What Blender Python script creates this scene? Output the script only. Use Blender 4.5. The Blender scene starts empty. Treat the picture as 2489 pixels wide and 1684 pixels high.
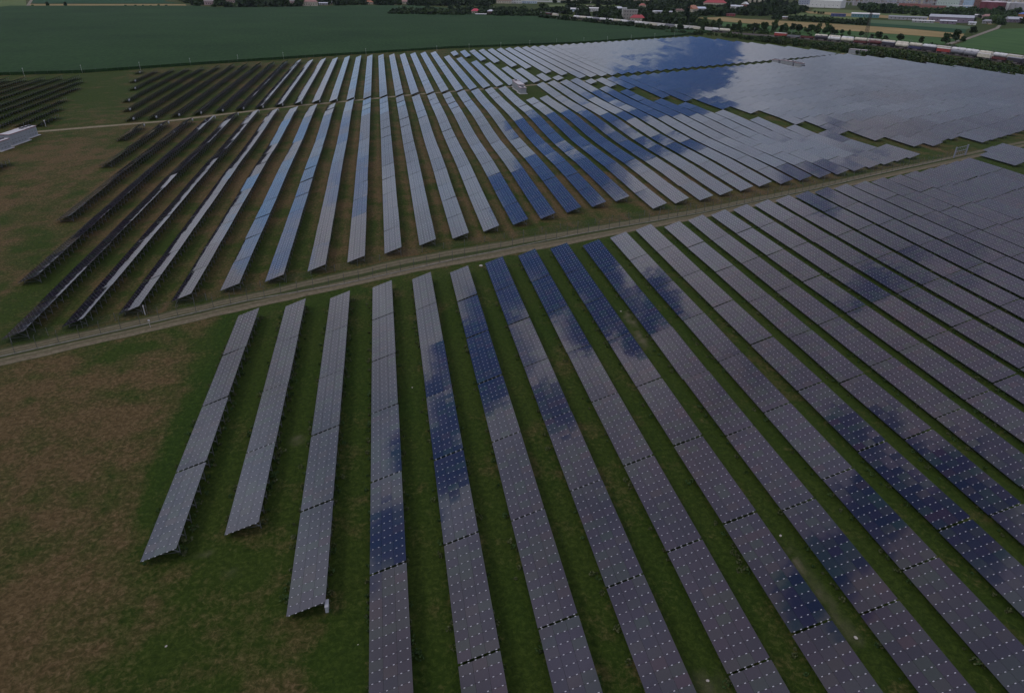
import bpy, bmesh, math, random
import numpy as np
from mathutils import Vector, Matrix, Euler

R = math.radians
rng = random.Random(7)
npr = np.random.RandomState(11)
scene = bpy.context.scene
COL = scene.collection

# ------------------------------------------------------------------ camera
CAMH = 53.604
F_PX, PITCH, ROLL, YAW = 1659.0, 0.5000045, 0.01626989, 0.18118982
PW, PH = 2489.0, 1684.0
_cy, _sy, _cp, _sp = math.cos(YAW), math.sin(YAW), math.cos(PITCH), math.sin(PITCH)
FWD = Vector((_sy * _cp, _cy * _cp, -_sp))
_r0 = Vector((_cy, -_sy, 0)); _u0 = _r0.cross(FWD)
RGT = math.cos(ROLL) * _r0 + math.sin(ROLL) * _u0
UPV = -math.sin(ROLL) * _r0 + math.cos(ROLL) * _u0
cam = bpy.data.cameras.new('camera'); camo = bpy.data.objects.new('camera', cam); COL.objects.link(camo)
camo.matrix_world = Matrix(((RGT.x, UPV.x, -FWD.x, 0), (RGT.y, UPV.y, -FWD.y, 0), (RGT.z, UPV.z, -FWD.z, CAMH), (0, 0, 0, 1)))
cam.sensor_width = 36; cam.lens = 36 * F_PX / PW; cam.clip_start = 0.5; cam.clip_end = 9000
scene.camera = camo


def ray(px, py):
    return FWD + RGT * ((px - PW / 2) / F_PX) - UPV * ((py - PH / 2) / F_PX)


def at(px, py, z=0.0):
    d = ray(px, py); t = (z - CAMH) / d.z
    return Vector((d.x * t, d.y * t, z))


def dist(p):
    return (Vector((p[0], p[1], 0)) - Vector((0, 0, CAMH))).dot(FWD)


def project(x, y, z):
    d = Vector((x, y, z - CAMH)); k = d.dot(FWD)
    return PW / 2 + F_PX * d.dot(RGT) / k, PH / 2 - F_PX * d.dot(UPV) / k, k


# ------------------------------------------------------------------ light
TILT = R(19.85)
SUN_EL, SUN_AZ = R(52), R(-105)          # azimuth measured from +Y towards +X
world = bpy.data.worlds.new('World'); scene.world = world; world.use_nodes = True
wt = world.node_tree; wt.nodes.clear()
WN, WL = wt.nodes, wt.links


def wnode(t, **kw):
    n = WN.new(t)
    for k, v in kw.items(): setattr(n, k, v)
    return n


wout = wnode('ShaderNodeOutputWorld'); bgn = wnode('ShaderNodeBackground')
sky = wnode('ShaderNodeTexSky'); sky.sky_type = 'NISHITA'; sky.sun_disc = False
sky.sun_elevation = SUN_EL; sky.sun_rotation = SUN_AZ; sky.altitude = 200; sky.air_density = 1.0; sky.dust_density = 0.6; sky.ozone_density = 2.5
wtc = wnode('ShaderNodeTexCoord')
wns = wnode('ShaderNodeTexNoise'); wns.inputs['Scale'].default_value = 7.5; wns.inputs['Detail'].default_value = 7; wns.inputs['Roughness'].default_value = 0.62
WL.new(wtc.outputs['Generated'], wns.inputs['Vector'])
wsub = wnode('ShaderNodeVectorMath', operation='SUBTRACT'); wsub.inputs[1].default_value = (.5, .5, .5); WL.new(wns.outputs['Color'], wsub.inputs[0])
wscl = wnode('ShaderNodeVectorMath', operation='SCALE'); wscl.inputs['Scale'].default_value = 0.13; WL.new(wsub.outputs[0], wscl.inputs[0])
wadd = wnode('ShaderNodeVectorMath', operation='ADD'); WL.new(wtc.outputs['Generated'], wadd.inputs[0]); WL.new(wscl.outputs[0], wadd.inputs[1])
wnorm = wnode('ShaderNodeVectorMath', operation='NORMALIZE'); WL.new(wadd.outputs[0], wnorm.inputs[0])
PN = Vector((-math.sin(TILT), 0, math.cos(TILT)))
# gaps of blue in the cloud deck: direction (given through the tilted glass that mirrors it), radius in degrees, depth
HOLES = [(1735, 110, 1.5, 1), (1685, 165, 1.9, 1), (1620, 215, 1.6, .95), (1550, 235, 1.4, .9), (1630, 255, 1.8, .95), (1530, 300, 1.8, .95), (1440, 325, 1.7, .9), (1360, 355, 1.7, .95),
         (1300, 385, 1.4, .95), (1430, 415, 2.2, 1), (1350, 445, 2.4, 1), (1300, 480, 1.9, 1), (1420, 500, 1.6, .8), (1250, 495, 1.6, .85), (1490, 380, 1.6, .6), (1490, 470, 1.1, .6),
         (1400, 620, 3.0, 1), (1480, 690, 2.0, 1), (1330, 720, 2.0, .9), (1440, 780, 1.6, .9), (1560, 800, 1.4, .9), (1290, 645, 2.4, .95), (1190, 720, 2.0, .8), (1510, 730, 1.7, .8), (1160, 860, 2.5, 1), (1085, 1000, 2.0, .9), (1060, 1120, 2.3, 1), (950, 1290, 2.6, .95), (890, 1420, 1.8, .6), (1350, 1010, 1.8, .75), (1280, 880, 1.5, .6), (1620, 735, 1.5, .85), (2060, 720, 1.8, .55), (2300, 640, 1.5, .35), (1830, 900, 1.5, .3),
         (2080, 345, 1.2, .5), (1990, 455, 1.9, .6), (2160, 655, 1.8, .7), (2000, 690, 1.5, .45), (2080, 1030, 1.8, .7), (2180, 1130, 2.2, .9), (2290, 1210, 2.4, .95), (2130, 1260, 1.8, .8),
         (2030, 1420, 1.9, 1), (2110, 1350, 1.6, .7), (2400, 1290, 2.4, .8), (2440, 1120, 1.5, .5), (740, 400, 2.0, .62), (690, 500, 2.2, .62), (640, 590, 2.2, .6), (800, 330, 1.8, .55), (850, 480, 1.8, .5), (890, 190, 1.8, .45), (1010, 200, 1.8, .4), (1120, 180, 1.6, .35), (1380, 250, 1.4, .4)]
prev = None
for hx, hy, rad, dep in HOLES:
    v = ray(hx, hy).normalized(); r_ = (v - 2 * v.dot(PN) * PN).normalized()
    dt = wnode('ShaderNodeVectorMath', operation='DOT_PRODUCT'); dt.inputs[1].default_value = r_; WL.new(wnorm.outputs[0], dt.inputs[0])
    mr = wnode('ShaderNodeMapRange'); mr.interpolation_type = 'SMOOTHSTEP'
    mr.inputs['From Min'].default_value = math.cos(R(rad * 1.75)); mr.inputs['From Max'].default_value = math.cos(R(rad * .55))
    mr.inputs['To Max'].default_value = dep
    WL.new(dt.outputs['Value'], mr.inputs['Value'])
    if prev is None: prev = mr.outputs[0]
    else:
        mx = wnode('ShaderNodeMath', operation='MAXIMUM'); WL.new(prev, mx.inputs[0]); WL.new(mr.outputs[0], mx.inputs[1]); prev = mx.outputs[0]
wn3 = wnode('ShaderNodeTexNoise'); wn3.inputs['Scale'].default_value = 13; wn3.inputs['Detail'].default_value = 8; wn3.inputs['Roughness'].default_value = .66; wn3.inputs['Distortion'].default_value = .5
WL.new(wtc.outputs['Generated'], wn3.inputs['Vector'])
wma = wnode('ShaderNodeMath', operation='MULTIPLY_ADD'); WL.new(wn3.outputs['Fac'], wma.inputs[0]); wma.inputs[1].default_value = 1.0; wma.inputs[2].default_value = -.5
wmb = wnode('ShaderNodeMath', operation='ADD'); WL.new(wma.outputs[0], wmb.inputs[0]); WL.new(prev, wmb.inputs[1])
wmc = wnode('ShaderNodeMapRange'); wmc.interpolation_type = 'SMOOTHSTEP'; wmc.inputs['From Min'].default_value = .10; wmc.inputs['From Max'].default_value = .92; WL.new(wmb.outputs[0], wmc.inputs['Value']); prev = wmc.outputs[0]
# cloud deck brightness: fine structure and a darker base towards the horizon
wn2 = wnode('ShaderNodeTexNoise'); wn2.inputs['Scale'].default_value = 5; wn2.inputs['Detail'].default_value = 6; wn2.inputs['Distortion'].default_value = 0.4
WL.new(wtc.outputs['Generated'], wn2.inputs['Vector'])
wm2 = wnode('ShaderNodeMapRange'); wm2.inputs['From Min'].default_value = .32; wm2.inputs['From Max'].default_value = .68; wm2.inputs['To Min'].default_value = .76; wm2.inputs['To Max'].default_value = 1.2
WL.new(wn2.outputs['Fac'], wm2.inputs['Value'])
wsep = wnode('ShaderNodeSeparateXYZ'); WL.new(wtc.outputs['Generated'], wsep.inputs[0])
wel = wnode('ShaderNodeValToRGB'); el = wel.color_ramp; WL.new(wsep.outputs['Z'], wel.inputs[0])
el.elements[0].position = 0.0; el.elements[0].color = (.40, .43, .50, 1)
el.elements[1].position = 1.0; el.elements[1].color = (.60, .56, .70, 1)
for ps, c in ((.10, (.43, .47, .56)), (.18, (.46, .50, .60)), (.30, (.63, .69, .81)), (.50, (.67, .70, .83)), (.72, (.555, .525, .68))):
    e = el.elements.new(ps); e.color = (*c, 1)
wmul = wnode('ShaderNodeVectorMath', operation='SCALE'); WL.new(wel.outputs[0], wmul.inputs[0]); WL.new(wm2.outputs[0], wmul.inputs['Scale'])
CLOUD_L, SKY_STR = 9.4, 0.10
wn4 = wnode('ShaderNodeTexNoise'); wn4.inputs['Scale'].default_value = 3.0; wn4.inputs['Detail'].default_value = 5; WL.new(wtc.outputs['Generated'], wn4.inputs['Vector'])
wm4 = wnode('ShaderNodeValToRGB'); WL.new(wn4.outputs['Fac'], wm4.inputs[0]); wm4.color_ramp.elements[0].position = .36; wm4.color_ramp.elements[0].color = (.80, .90, 1.02, 1); wm4.color_ramp.elements[1].position = .64; wm4.color_ramp.elements[1].color = (1.12, 1.05, 1.02, 1)
wmv = wnode('ShaderNodeVectorMath', operation='MULTIPLY'); WL.new(wmul.outputs[0], wmv.inputs[0]); WL.new(wm4.outputs[0], wmv.inputs[1]); wmul = wmv
wmul2 = wnode('ShaderNodeVectorMath', operation='SCALE'); WL.new(wmul.outputs[0], wmul2.inputs[0]); wmul2.inputs['Scale'].default_value = CLOUD_L
wskc = wnode('ShaderNodeVectorMath', operation='MULTIPLY'); WL.new(sky.outputs[0], wskc.inputs[0]); wskc.inputs[1].default_value = (.62, .80, 1.15)
wmix = wnode('ShaderNodeMix', data_type='RGBA'); WL.new(prev, wmix.inputs['Factor']); WL.new(wmul2.outputs[0], wmix.inputs['A']); WL.new(wskc.outputs[0], wmix.inputs['B'])
WL.new(wmix.outputs['Result'], bgn.inputs['Color']); bgn.inputs['Strength'].default_value = SKY_STR
WL.new(bgn.outputs[0], wout.inputs[0])
sl = bpy.data.lights.new('sun', 'SUN'); sl.energy = 0.7; sl.angle = R(14); sl.color = (1, .95, .88)
so = bpy.data.objects.new('sun', sl); COL.objects.link(so)
sd = Vector((math.sin(SUN_AZ) * math.cos(SUN_EL), math.cos(SUN_AZ) * math.cos(SUN_EL), math.sin(SUN_EL)))
so.rotation_euler = sd.to_track_quat('Z', 'Y').to_euler()
scene.view_settings.view_transform = 'Standard'; scene.view_settings.look = 'None'
scene.view_settings.exposure = 0.0; scene.view_settings.gamma = 1
scene.cycles.max_bounces = 5; scene.cycles.glossy_bounces = 3; scene.cycles.diffuse_bounces = 2; scene.cycles.transmission_bounces = 1


# ------------------------------------------------------------------ helpers
def tag(o, label=None, cat=None, group=None, kind=None):
    if label: o['label'] = label
    if cat: o['category'] = cat
    if group: o['group'] = group
    if kind: o['kind'] = kind
    return o


def empty(name, loc=(0, 0, 0), rz=0.0):
    o = bpy.data.objects.new(name, None); COL.objects.link(o); o.location = loc; o.rotation_euler = (0, 0, rz); o.empty_display_size = .2
    return o


def inst(name, me, parent=None, loc=(0, 0, 0), rot=(0, 0, 0), scl=None):
    o = bpy.data.objects.new(name, me); COL.objects.link(o); o.location = loc; o.rotation_euler = rot
    if scl: o.scale = scl
    if parent: o.parent = parent
    return o


class MB:
    def __init__(s): s.v = []; s.f = []; s.m = []; s.uv = []; s.mi = 0
    def mat(s, i): s.mi = i; return s
    def add(s, vs, fs, uvs=None):
        b = len(s.v); s.v += [tuple(q) for q in vs]
        for i, f in enumerate(fs):
            s.f.append([b + j for j in f]); s.m.append(s.mi)
            s.uv.append(uvs[i] if uvs else [(0, 0)] * len(f))
        return s
    def box(s, x0, y0, z0, x1, y1, z1, T=None):
        v = [Vector(q) for q in ((x0, y0, z0), (x1, y0, z0), (x1, y1, z0), (x0, y1, z0), (x0, y0, z1), (x1, y0, z1), (x1, y1, z1), (x0, y1, z1))]
        if T is not None: v = [T @ q for q in v]
        return s.add(v, [(0, 3, 2, 1), (4, 5, 6, 7), (0, 1, 5, 4), (1, 2, 6, 5), (2, 3, 7, 6), (3, 0, 4, 7)])
    def bar(s, a, b, w, h=None):
        a = Vector(a); b = Vector(b); d = b - a; h = h or w
        q = d.to_track_quat('Z', 'Y').to_matrix().to_4x4(); q.translation = a
        return s.box(-w / 2, -h / 2, 0, w / 2, h / 2, d.length, q)
    def cyl(s, a, b, r0, r1=None, n=10, caps=True):
        a = Vector(a); b = Vector(b); r1 = r0 if r1 is None else r1
        q = (b - a).to_track_quat('Z', 'Y').to_matrix()
        vs = []
        for c, r in ((a, r0), (b, r1)):
            for k in range(n):
                t = 2 * math.pi * k / n; vs.append(c + q @ Vector((r * math.cos(t), r * math.sin(t), 0)))
        fs = [(k, (k + 1) % n, n + (k + 1) % n, n + k) for k in range(n)]
        if caps: fs += [tuple(range(n))[::-1], tuple(range(n, 2 * n))]
        return s.add(vs, fs)
    def lathe(s, prof, c=(0, 0, 0), n=16, axis='Z'):
        vs = []
        for r, z in prof:
            for k in range(n):
                t = 2 * math.pi * k / n
                p = (r * math.cos(t), r * math.sin(t), z) if axis == 'Z' else (z, r * math.cos(t), r * math.sin(t))
                vs.append(Vector(p) + Vector(c))
        fs = []
        for i in range(len(prof) - 1):
            for k in range(n):
                fs.append((i * n + k, i * n + (k + 1) % n, (i + 1) * n + (k + 1) % n, (i + 1) * n + k))
        fs += [tuple(range(n))[::-1], tuple(range((len(prof) - 1) * n, len(prof) * n))]
        return s.add(vs, fs)
    def prism(s, poly, z0, z1):
        n = len(poly)
        vs = [(x, y, z0) for x, y in poly] + [(x, y, z1) for x, y in poly]
        return s.add(vs, [tuple(range(n))[::-1], tuple(range(n, 2 * n))] + [(k, (k + 1) % n, n + (k + 1) % n, n + k) for k in range(n)])
    def mesh(s, name, *mats, smooth=False):
        me = bpy.data.meshes.new(name); me.from_pydata(s.v, [], s.f)
        for m in mats: me.materials.append(m)
        me.polygons.foreach_set('material_index', s.m)
        ul = me.uv_layers.new(name='UVMap')
        ul.data.foreach_set('uv', [c for f in s.uv for q in f for c in q])
        if smooth: me.polygons.foreach_set('use_smooth', [True] * len(s.f))
        me.update(); return me


def npmesh(name, V, Fq, mats, midx=None, uv=None, smooth=False):
    me = bpy.data.meshes.new(name); n = len(Fq); k = Fq.shape[1]
    me.vertices.add(len(V)); me.vertices.foreach_set('co', np.asarray(V, dtype=np.float32).ravel())
    me.loops.add(n * k); me.loops.foreach_set('vertex_index', Fq.astype(np.int32).ravel())
    me.polygons.add(n); me.polygons.foreach_set('loop_start', np.arange(n, dtype=np.int32) * k)
    for m in mats: me.materials.append(m)
    if midx is not None: me.polygons.foreach_set('material_index', np.asarray(midx, dtype=np.int32))
    if smooth: me.polygons.foreach_set('use_smooth', np.ones(n, dtype=bool))
    if uv is not None:
        ul = me.uv_layers.new(name='UVMap'); ul.data.foreach_set('uv', np.asarray(uv, dtype=np.float32).ravel())
    me.update(calc_edges=True); me.validate(); return me


# ------------------------------------------------------------------ materials
def mat(name, col, rough=.8, metal=0.0, spec=.3, var=.0, scale=1.0, bump=0.0, objvar=0.0, col2=None, coord='Object'):
    m = bpy.data.materials.new(name); m.use_nodes = True; nt = m.node_tree; b = nt.nodes['Principled BSDF']
    b.inputs['Roughness'].default_value = rough; b.inputs['Metallic'].default_value = metal; b.inputs['Specular IOR Level'].default_value = spec
    tc = nt.nodes.new('ShaderNodeTexCoord'); nz = nt.nodes.new('ShaderNodeTexNoise'); nz.inputs['Scale'].default_value = scale; nz.inputs['Detail'].default_value = 5
    nt.links.new(tc.outputs[coord], nz.inputs['Vector'])
    rp = nt.nodes.new('ShaderNodeValToRGB'); rp.color_ramp.elements[0].position = .3; rp.color_ramp.elements[1].position = .7
    c2 = col2 or tuple(min(1, c * (1 + var)) for c in col); c1 = col if col2 else tuple(c * (1 - var) for c in col)
    rp.color_ramp.elements[0].color = (*c1, 1); rp.color_ramp.elements[1].color = (*c2, 1)
    nt.links.new(nz.outputs['Fac'], rp.inputs[0]); out = rp.outputs[0]
    if objvar:
        oi = nt.nodes.new('ShaderNodeObjectInfo'); mr = nt.nodes.new('ShaderNodeMapRange')
        mr.inputs['To Min'].default_value = 1 - objvar; mr.inputs['To Max'].default_value = 1 + objvar; nt.links.new(oi.outputs['Random'], mr.inputs[0])
        vm = nt.nodes.new('ShaderNodeVectorMath'); vm.operation = 'SCALE'; nt.links.new(out, vm.inputs[0]); nt.links.new(mr.outputs[0], vm.inputs['Scale']); out = vm.outputs[0]
    nt.links.new(out, b.inputs['Base Color'])
    if bump:
        bp = nt.nodes.new('ShaderNodeBump'); bp.inputs['Strength'].default_value = bump; bp.inputs['Distance'].default_value = .1
        nt.links.new(nz.outputs['Fac'], bp.inputs['Height']); nt.links.new(bp.outputs[0], b.inputs['Normal'])
    return m


M_STEEL = mat('galvanised_steel', (.20, .205, .21), .5, .6, .5, .15, 3)
M_DARKSTEEL = mat('module_backing', (.035, .036, .04), .6, .0, .3, .2, 2)
M_CLAMP = mat('aluminium_clamp', (.42, .42, .44), .5, .2, .5, .1, 3)
M_WHITEBOX = mat('white_painted_box', (.36, .37, .38), .5, 0, .4, .08, 2)


def glass_nodes(m, arr):
    """thin-film module glass; arr: the modules are laid out by UV (u in modules along the row, v across)"""
    m.use_nodes = True; nt = m.node_tree; N, L = nt.nodes, nt.links; b = N['Principled BSDF']
    b.inputs['Roughness'].default_value = .045; b.inputs['IOR'].default_value = 1.72; b.inputs['Specular IOR Level'].default_value = .5
    base = (.030, .024, .036)
    oi = N.new('ShaderNodeObjectInfo')
    def math_(op, a, bb=None, **k):
        n = N.new('ShaderNodeMath'); n.operation = op
        for i, q in enumerate((a, bb)):
            if q is None: continue
            if isinstance(q, (int, float)): n.inputs[i].default_value = q
            else: L.new(q, n.inputs[i])
        return n.outputs[0]
    wn = N.new('ShaderNodeTexWhiteNoise')
    tc = N.new('ShaderNodeTexCoord')
    if arr:
        sp = N.new('ShaderNodeSeparateXYZ'); L.new(tc.outputs['UV'], sp.inputs[0]); u, v = sp.outputs[0], sp.outputs[1]
        fu, fv = math_('FLOOR', u), math_('FLOOR', v)
        wn.noise_dimensions = '4D'
        cb = N.new('ShaderNodeCombineXYZ'); L.new(fu, cb.inputs[0]); L.new(fv, cb.inputs[1]); L.new(oi.outputs['Random'], cb.inputs[2]); L.new(cb.outputs[0], wn.inputs['Vector'])
    else:
        wn.noise_dimensions = '1D'; L.new(oi.outputs['Random'], wn.inputs['W'])
    # per module tint: violet, grey-green and brownish glass
    rp = N.new('ShaderNodeValToRGB'); cr = rp.color_ramp
    cr.elements[0].position = 0; cr.elements[0].color = (.009, .010, .018, 1); cr.elements[1].position = 1; cr.elements[1].color = (.028, .015, .022, 1)
    e = cr.elements.new(.5); e.color = (.018, .013, .024, 1); e = cr.elements.new(.8); e.color = (.016, .026, .020, 1)
    L.new(wn.outputs['Value'], rp.inputs[0]); colr = rp.outputs[0]
    # slow waviness of the glass plus a small mounting tilt of each module
    nz = N.new('ShaderNodeTexNoise'); nz.inputs['Scale'].default_value = .9; nz.inputs['Detail'].default_value = 1
    L.new(tc.outputs['Object'], nz.inputs['Vector'])
    def jit(src, amp):
        a = N.new('ShaderNodeVectorMath'); a.operation = 'SUBTRACT'; a.inputs[1].default_value = (.5, .5, .5); L.new(src, a.inputs[0])
        c = N.new('ShaderNodeVectorMath'); c.operation = 'SCALE'; c.inputs['Scale'].default_value = amp; L.new(a.outputs[0], c.inputs[0]); return c.outputs[0]
    geo = N.new('ShaderNodeNewGeometry')
    ad = N.new('ShaderNodeVectorMath'); ad.operation = 'ADD'; L.new(geo.outputs['Normal'], ad.inputs[0]); L.new(jit(nz.outputs['Color'], .006 if arr else .010), ad.inputs[1])
    ad2 = N.new('ShaderNodeVectorMath'); ad2.operation = 'ADD'; L.new(ad.outputs[0], ad2.inputs[0]); L.new(jit(wn.outputs['Color'], .005 if arr else .005), ad2.inputs[1])
    nm = N.new('ShaderNodeVectorMath'); nm.operation = 'NORMALIZE'; L.new(ad2.outputs[0], nm.inputs[0]); L.new(nm.outputs[0], b.inputs['Normal'])
    if not arr:
        L.new(colr, b.inputs['Base Color']); return m
    fru, frv = math_('FRACT', u), math_('FRACT', v)
    # distance to the nearest seam, in metres
    du = math_('MULTIPLY', math_('SUBTRACT', .5, math_('ABSOLUTE', math_('SUBTRACT', fru, .5))), 1.093)
    dv = math_('MULTIPLY', math_('SUBTRACT', .5, math_('ABSOLUTE', math_('SUBTRACT', frv, .5))), 1.316)
    seam = math_('LESS_THAN', math_('MINIMUM', du, math_('MULTIPLY', dv, .8)), .012)
    cv = math_('ABSOLUTE', math_('SUBTRACT', math_('ABSOLUTE', math_('SUBTRACT', frv, .5)), .25))
    clamp = math_('MULTIPLY', math_('LESS_THAN', du, .036), math_('LESS_THAN', cv, .065))
    bb = N.new('ShaderNodeBsdfDiffuse'); bb.inputs['Color'].default_value = (.008, .008, .010, 1)
    cc = N.new('ShaderNodeBsdfDiffuse'); cc.inputs['Color'].default_value = (.36, .36, .38, 1)
    L.new(colr, b.inputs['Base Color'])
    m1 = N.new('ShaderNodeMixShader'); L.new(seam, m1.inputs[0]); L.new(b.outputs[0], m1.inputs[1]); L.new(bb.outputs[0], m1.inputs[2])
    m2 = N.new('ShaderNodeMixShader'); L.new(clamp, m2.inputs[0]); L.new(m1.outputs[0], m2.inputs[1]); L.new(cc.outputs[0], m2.inputs[2])
    L.new(m2.outputs[0], N['Material Output'].inputs[0])
    return m


M_GLASS = glass_nodes(bpy.data.materials.new('thin_film_glass'), False)
M_ARRAY = glass_nodes(bpy.data.materials.new('thin_film_modules'), True)


# ------------------------------------------------------------------ terrain height and noise
def vnoise(x, y, seed):
    xi = np.floor(x).astype(int); yi = np.floor(y).astype(int); fx = x - xi; fy = y - yi
    fx = fx * fx * (3 - 2 * fx); fy = fy * fy * (3 - 2 * fy)
    def h(a, b):
        n = (a * 374761393 + b * 668265263 + seed * 974634777) & 0x7fffffff
        n = ((n ^ (n >> 13)) * 1274126177) & 0x7fffffff
        return ((n ^ (n >> 16)) & 0xffff) / 65535.0
    return (h(xi, yi) * (1 - fx) + h(xi + 1, yi) * fx) * (1 - fy) + (h(xi, yi + 1) * (1 - fx) + h(xi + 1, yi + 1) * fx) * fy


def fbm(x, y, seed, o=4):
    s = 0; a = .5; t = 0
    for k in range(o):
        s = s + a * vnoise(x * 2 ** k, y * 2 ** k, seed + k); t += a; a *= .55
    return s / t


def hgt(x, y):
    x = np.asarray(x, dtype=float); y = np.asarray(y, dtype=float)
    w = np.clip((y - 175) / 40, 0, 1) * np.clip((370 - y) / 70, 0, 1) * np.clip((x + 75) / 60, .35, 1) * np.clip((420 - np.abs(x)) / 60, 0, 1)
    return w * (.38 * np.cos(2 * np.pi * (y - 206 + .10 * x) / 95) + .16 * np.sin(x / 17.0 + y / 31.0))


def hz(x, y): return float(hgt(x, y))

# ------------------------------------------------------------------ the ground (one sheet), fields, tracks
def P(*pts): return [at(x, y) for x, y in pts]


def curve(pts, X):
    xs = np.array([p[0] for p in pts]); ys = np.array([p[1] for p in pts]); return np.interp(X, xs, ys)


TR_TOP = P((-260, 905), (0, 847), (300, 781), (600, 713), (1000, 622), (1400, 556), (1700, 506), (2000, 445), (2250, 392), (2489, 340), (2700, 293))
TR_BOT = P((-260, 953), (0, 890), (300, 822), (600, 753), (1000, 664), (1400, 591), (1700, 532), (2000, 468), (2250, 412), (2489, 356), (2700, 308))
TR_MID = [a * .45 + b * .55 for a, b in zip(TR_TOP, TR_BOT)]
PATH_C = P((-300, 355), (0, 331), (87, 321), (417, 294), (728, 257), (997, 231), (1137, 220), (1272, 209), (1387, 200)) + [Vector((130, 408.5, 0)), Vector((200, 437, 0)), Vector((258, 458 + 12, 0)), Vector((290, 489, 0)), Vector((350, 528, 0)), Vector((372, 548, 0))]
TRx = lambda L: (np.array([p.x for p in L]), np.array([p.y for p in L]))


def ground_masks(X, Y):
    """brown dry turf, lush green, bare soil; all in place coordinates"""
    big = fbm(X / 22, Y / 22, 3); mid = fbm(X / 6, Y / 6, 9); fine = fbm(X / 1.6, Y / 1.6, 21)
    ytop = np.interp(X, *TRx(TR_TOP)); ybot = np.interp(X, *TRx(TR_BOT))
    south = Y < ybot
    rowi = (X + 27.778) / 7.65
    warp = 5 * (big - .5) + 2.5 * (mid - .5)
    sm = lambda v: 1 / (1 + np.exp(-v))
    left = sm((-31.2 - X - .9 * warp) / 1.7)                       # turf left of the first row
    low = sm((61 - Y + 1.6 * warp + .35 * (X + 28)) / 3.0) * sm((-9 - X) / 2)      # below the ends of the first rows
    br = .20 + .9 * (big - .45) + .8 * (mid - .5)
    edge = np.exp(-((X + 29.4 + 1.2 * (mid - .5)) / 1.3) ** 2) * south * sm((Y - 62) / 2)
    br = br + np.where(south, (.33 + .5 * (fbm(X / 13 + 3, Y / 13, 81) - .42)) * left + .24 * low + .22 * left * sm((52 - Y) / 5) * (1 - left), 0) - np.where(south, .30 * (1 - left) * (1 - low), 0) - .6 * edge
    br = br - np.where(south, .55 * np.clip(fbm(X / 7 + 9, Y / 7, 71) - .52, 0, 1) * 2.2 * left, 0)
    br = np.where(~south & (Y < 300), br + .20, br)
    ph = ((X + 27.778 - 7.65 * .32) / 7.65) % 1.0
    br = br + np.where((Y > ytop), .30 * np.exp(-((ph - .86) / .07) ** 2) * (fbm(X / 9, Y / 25, 33) > .42), 0)
    br = br + np.where(Y > ytop, .9 * np.clip(fbm(X / 16, Y / 12, 77) - .55, 0, 1) * (X < -60), 0) - .06 * (X < -60) * (Y > ytop)
    br = br + np.where((Y > 200) & (X > 60), -.25, 0)
    soil = np.zeros_like(X)
    for (px, py, rx, ry, a) in ((722, 1070, .6, .8, .75), (1532, 775, .8, 3.0, .8), (1556, 822, .8, 3.0, .7), (1725, 1665, .9, 1.4, .7), (560, 1395, .6, .3, .5), (500, 1345, .9, .3, .5), (0, 0, 1, 1, 0)):
        c = at(px, py); soil = np.maximum(soil, a * np.exp(-((X - c.x) / rx) ** 2 - ((Y - c.y) / ry) ** 2))
    a_, b_ = at(1905, 1320), at(2080, 1555); ab = b_ - a_
    t = np.clip(((X - a_.x) * ab.x + (Y - a_.y) * ab.y) / (ab.x ** 2 + ab.y ** 2), 0, 1)
    dd = np.hypot(X - a_.x - t * ab.x, Y - a_.y - t * ab.y); soil = np.maximum(soil, .8 * np.exp(-(dd / .36) ** 2))
    soil = soil * np.clip((fbm(X / .9, Y / .9, 91) - .30) * 3.2, 0, 1)
    return np.clip(br + .4 * (fine - .5), 0, 1), np.clip(soil, 0, 1), np.clip((1.6 * (fbm(X / 9 + 40, Y / 9, 55) - .38)) * np.where(south, 1, .25) + edge * .8, 0, 1)


def axis(segs):
    out = []
    for a, b, s in segs: out += list(np.arange(a, b, s))
    return np.array(out + [segs[-1][1]])


gx = axis([(-7000, -700, 450), (-700, -210, 14), (-210, -82, 2.6), (-82, 120, .72), (120, 420, 2.8), (420, 800, 15), (800, 7000, 500)])
gy = axis([(-400, 20, 30), (20, 130, .72), (130, 190, 1.3), (190, 420, 2.4), (420, 700, 5), (700, 1500, 25), (1500, 9000, 500)])
GX, GY = np.meshgrid(gx, gy); nx, ny = len(gx), len(gy)
V = np.stack([GX, GY, hgt(GX, GY)], -1).reshape(-1, 3)
ii = (np.arange(ny - 1)[:, None] * nx + np.arange(nx - 1)[None, :]).ravel()
gme = npmesh('ground', V, np.stack([ii, ii + 1, ii + nx + 1, ii + nx], 1), [], smooth=True)
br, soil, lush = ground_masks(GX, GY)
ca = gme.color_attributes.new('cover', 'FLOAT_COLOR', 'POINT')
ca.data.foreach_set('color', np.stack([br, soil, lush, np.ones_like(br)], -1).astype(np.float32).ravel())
go = bpy.data.objects.new('ground', gme); COL.objects.link(go); go['kind'] = 'structure'


def ramp(nt, src, stops):
    r = nt.nodes.new('ShaderNodeValToRGB'); cr = r.color_ramp
    cr.elements[0].position = stops[0][0]; cr.elements[0].color = (*stops[0][1], 1); cr.elements[1].position = stops[-1][0]; cr.elements[1].color = (*stops[-1][1], 1)
    for p_, c_ in stops[1:-1]:
        e_ = cr.elements.new(p_); e_.color = (*c_, 1)
    nt.links.new(src, r.inputs[0]); return r.outputs[0]


def mixc(nt, f, a, b, blend='MIX'):
    n = nt.nodes.new('ShaderNodeMix'); n.data_type = 'RGBA'; n.blend_type = blend
    for key, q in (('Factor', f), ('A', a), ('B', b)):
        if isinstance(q, (int, float)): n.inputs[key].default_value = q
        elif isinstance(q, tuple): n.inputs[key].default_value = (*q, 1)
        else: nt.links.new(q, n.inputs[key])
    return n.outputs['Result']


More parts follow.
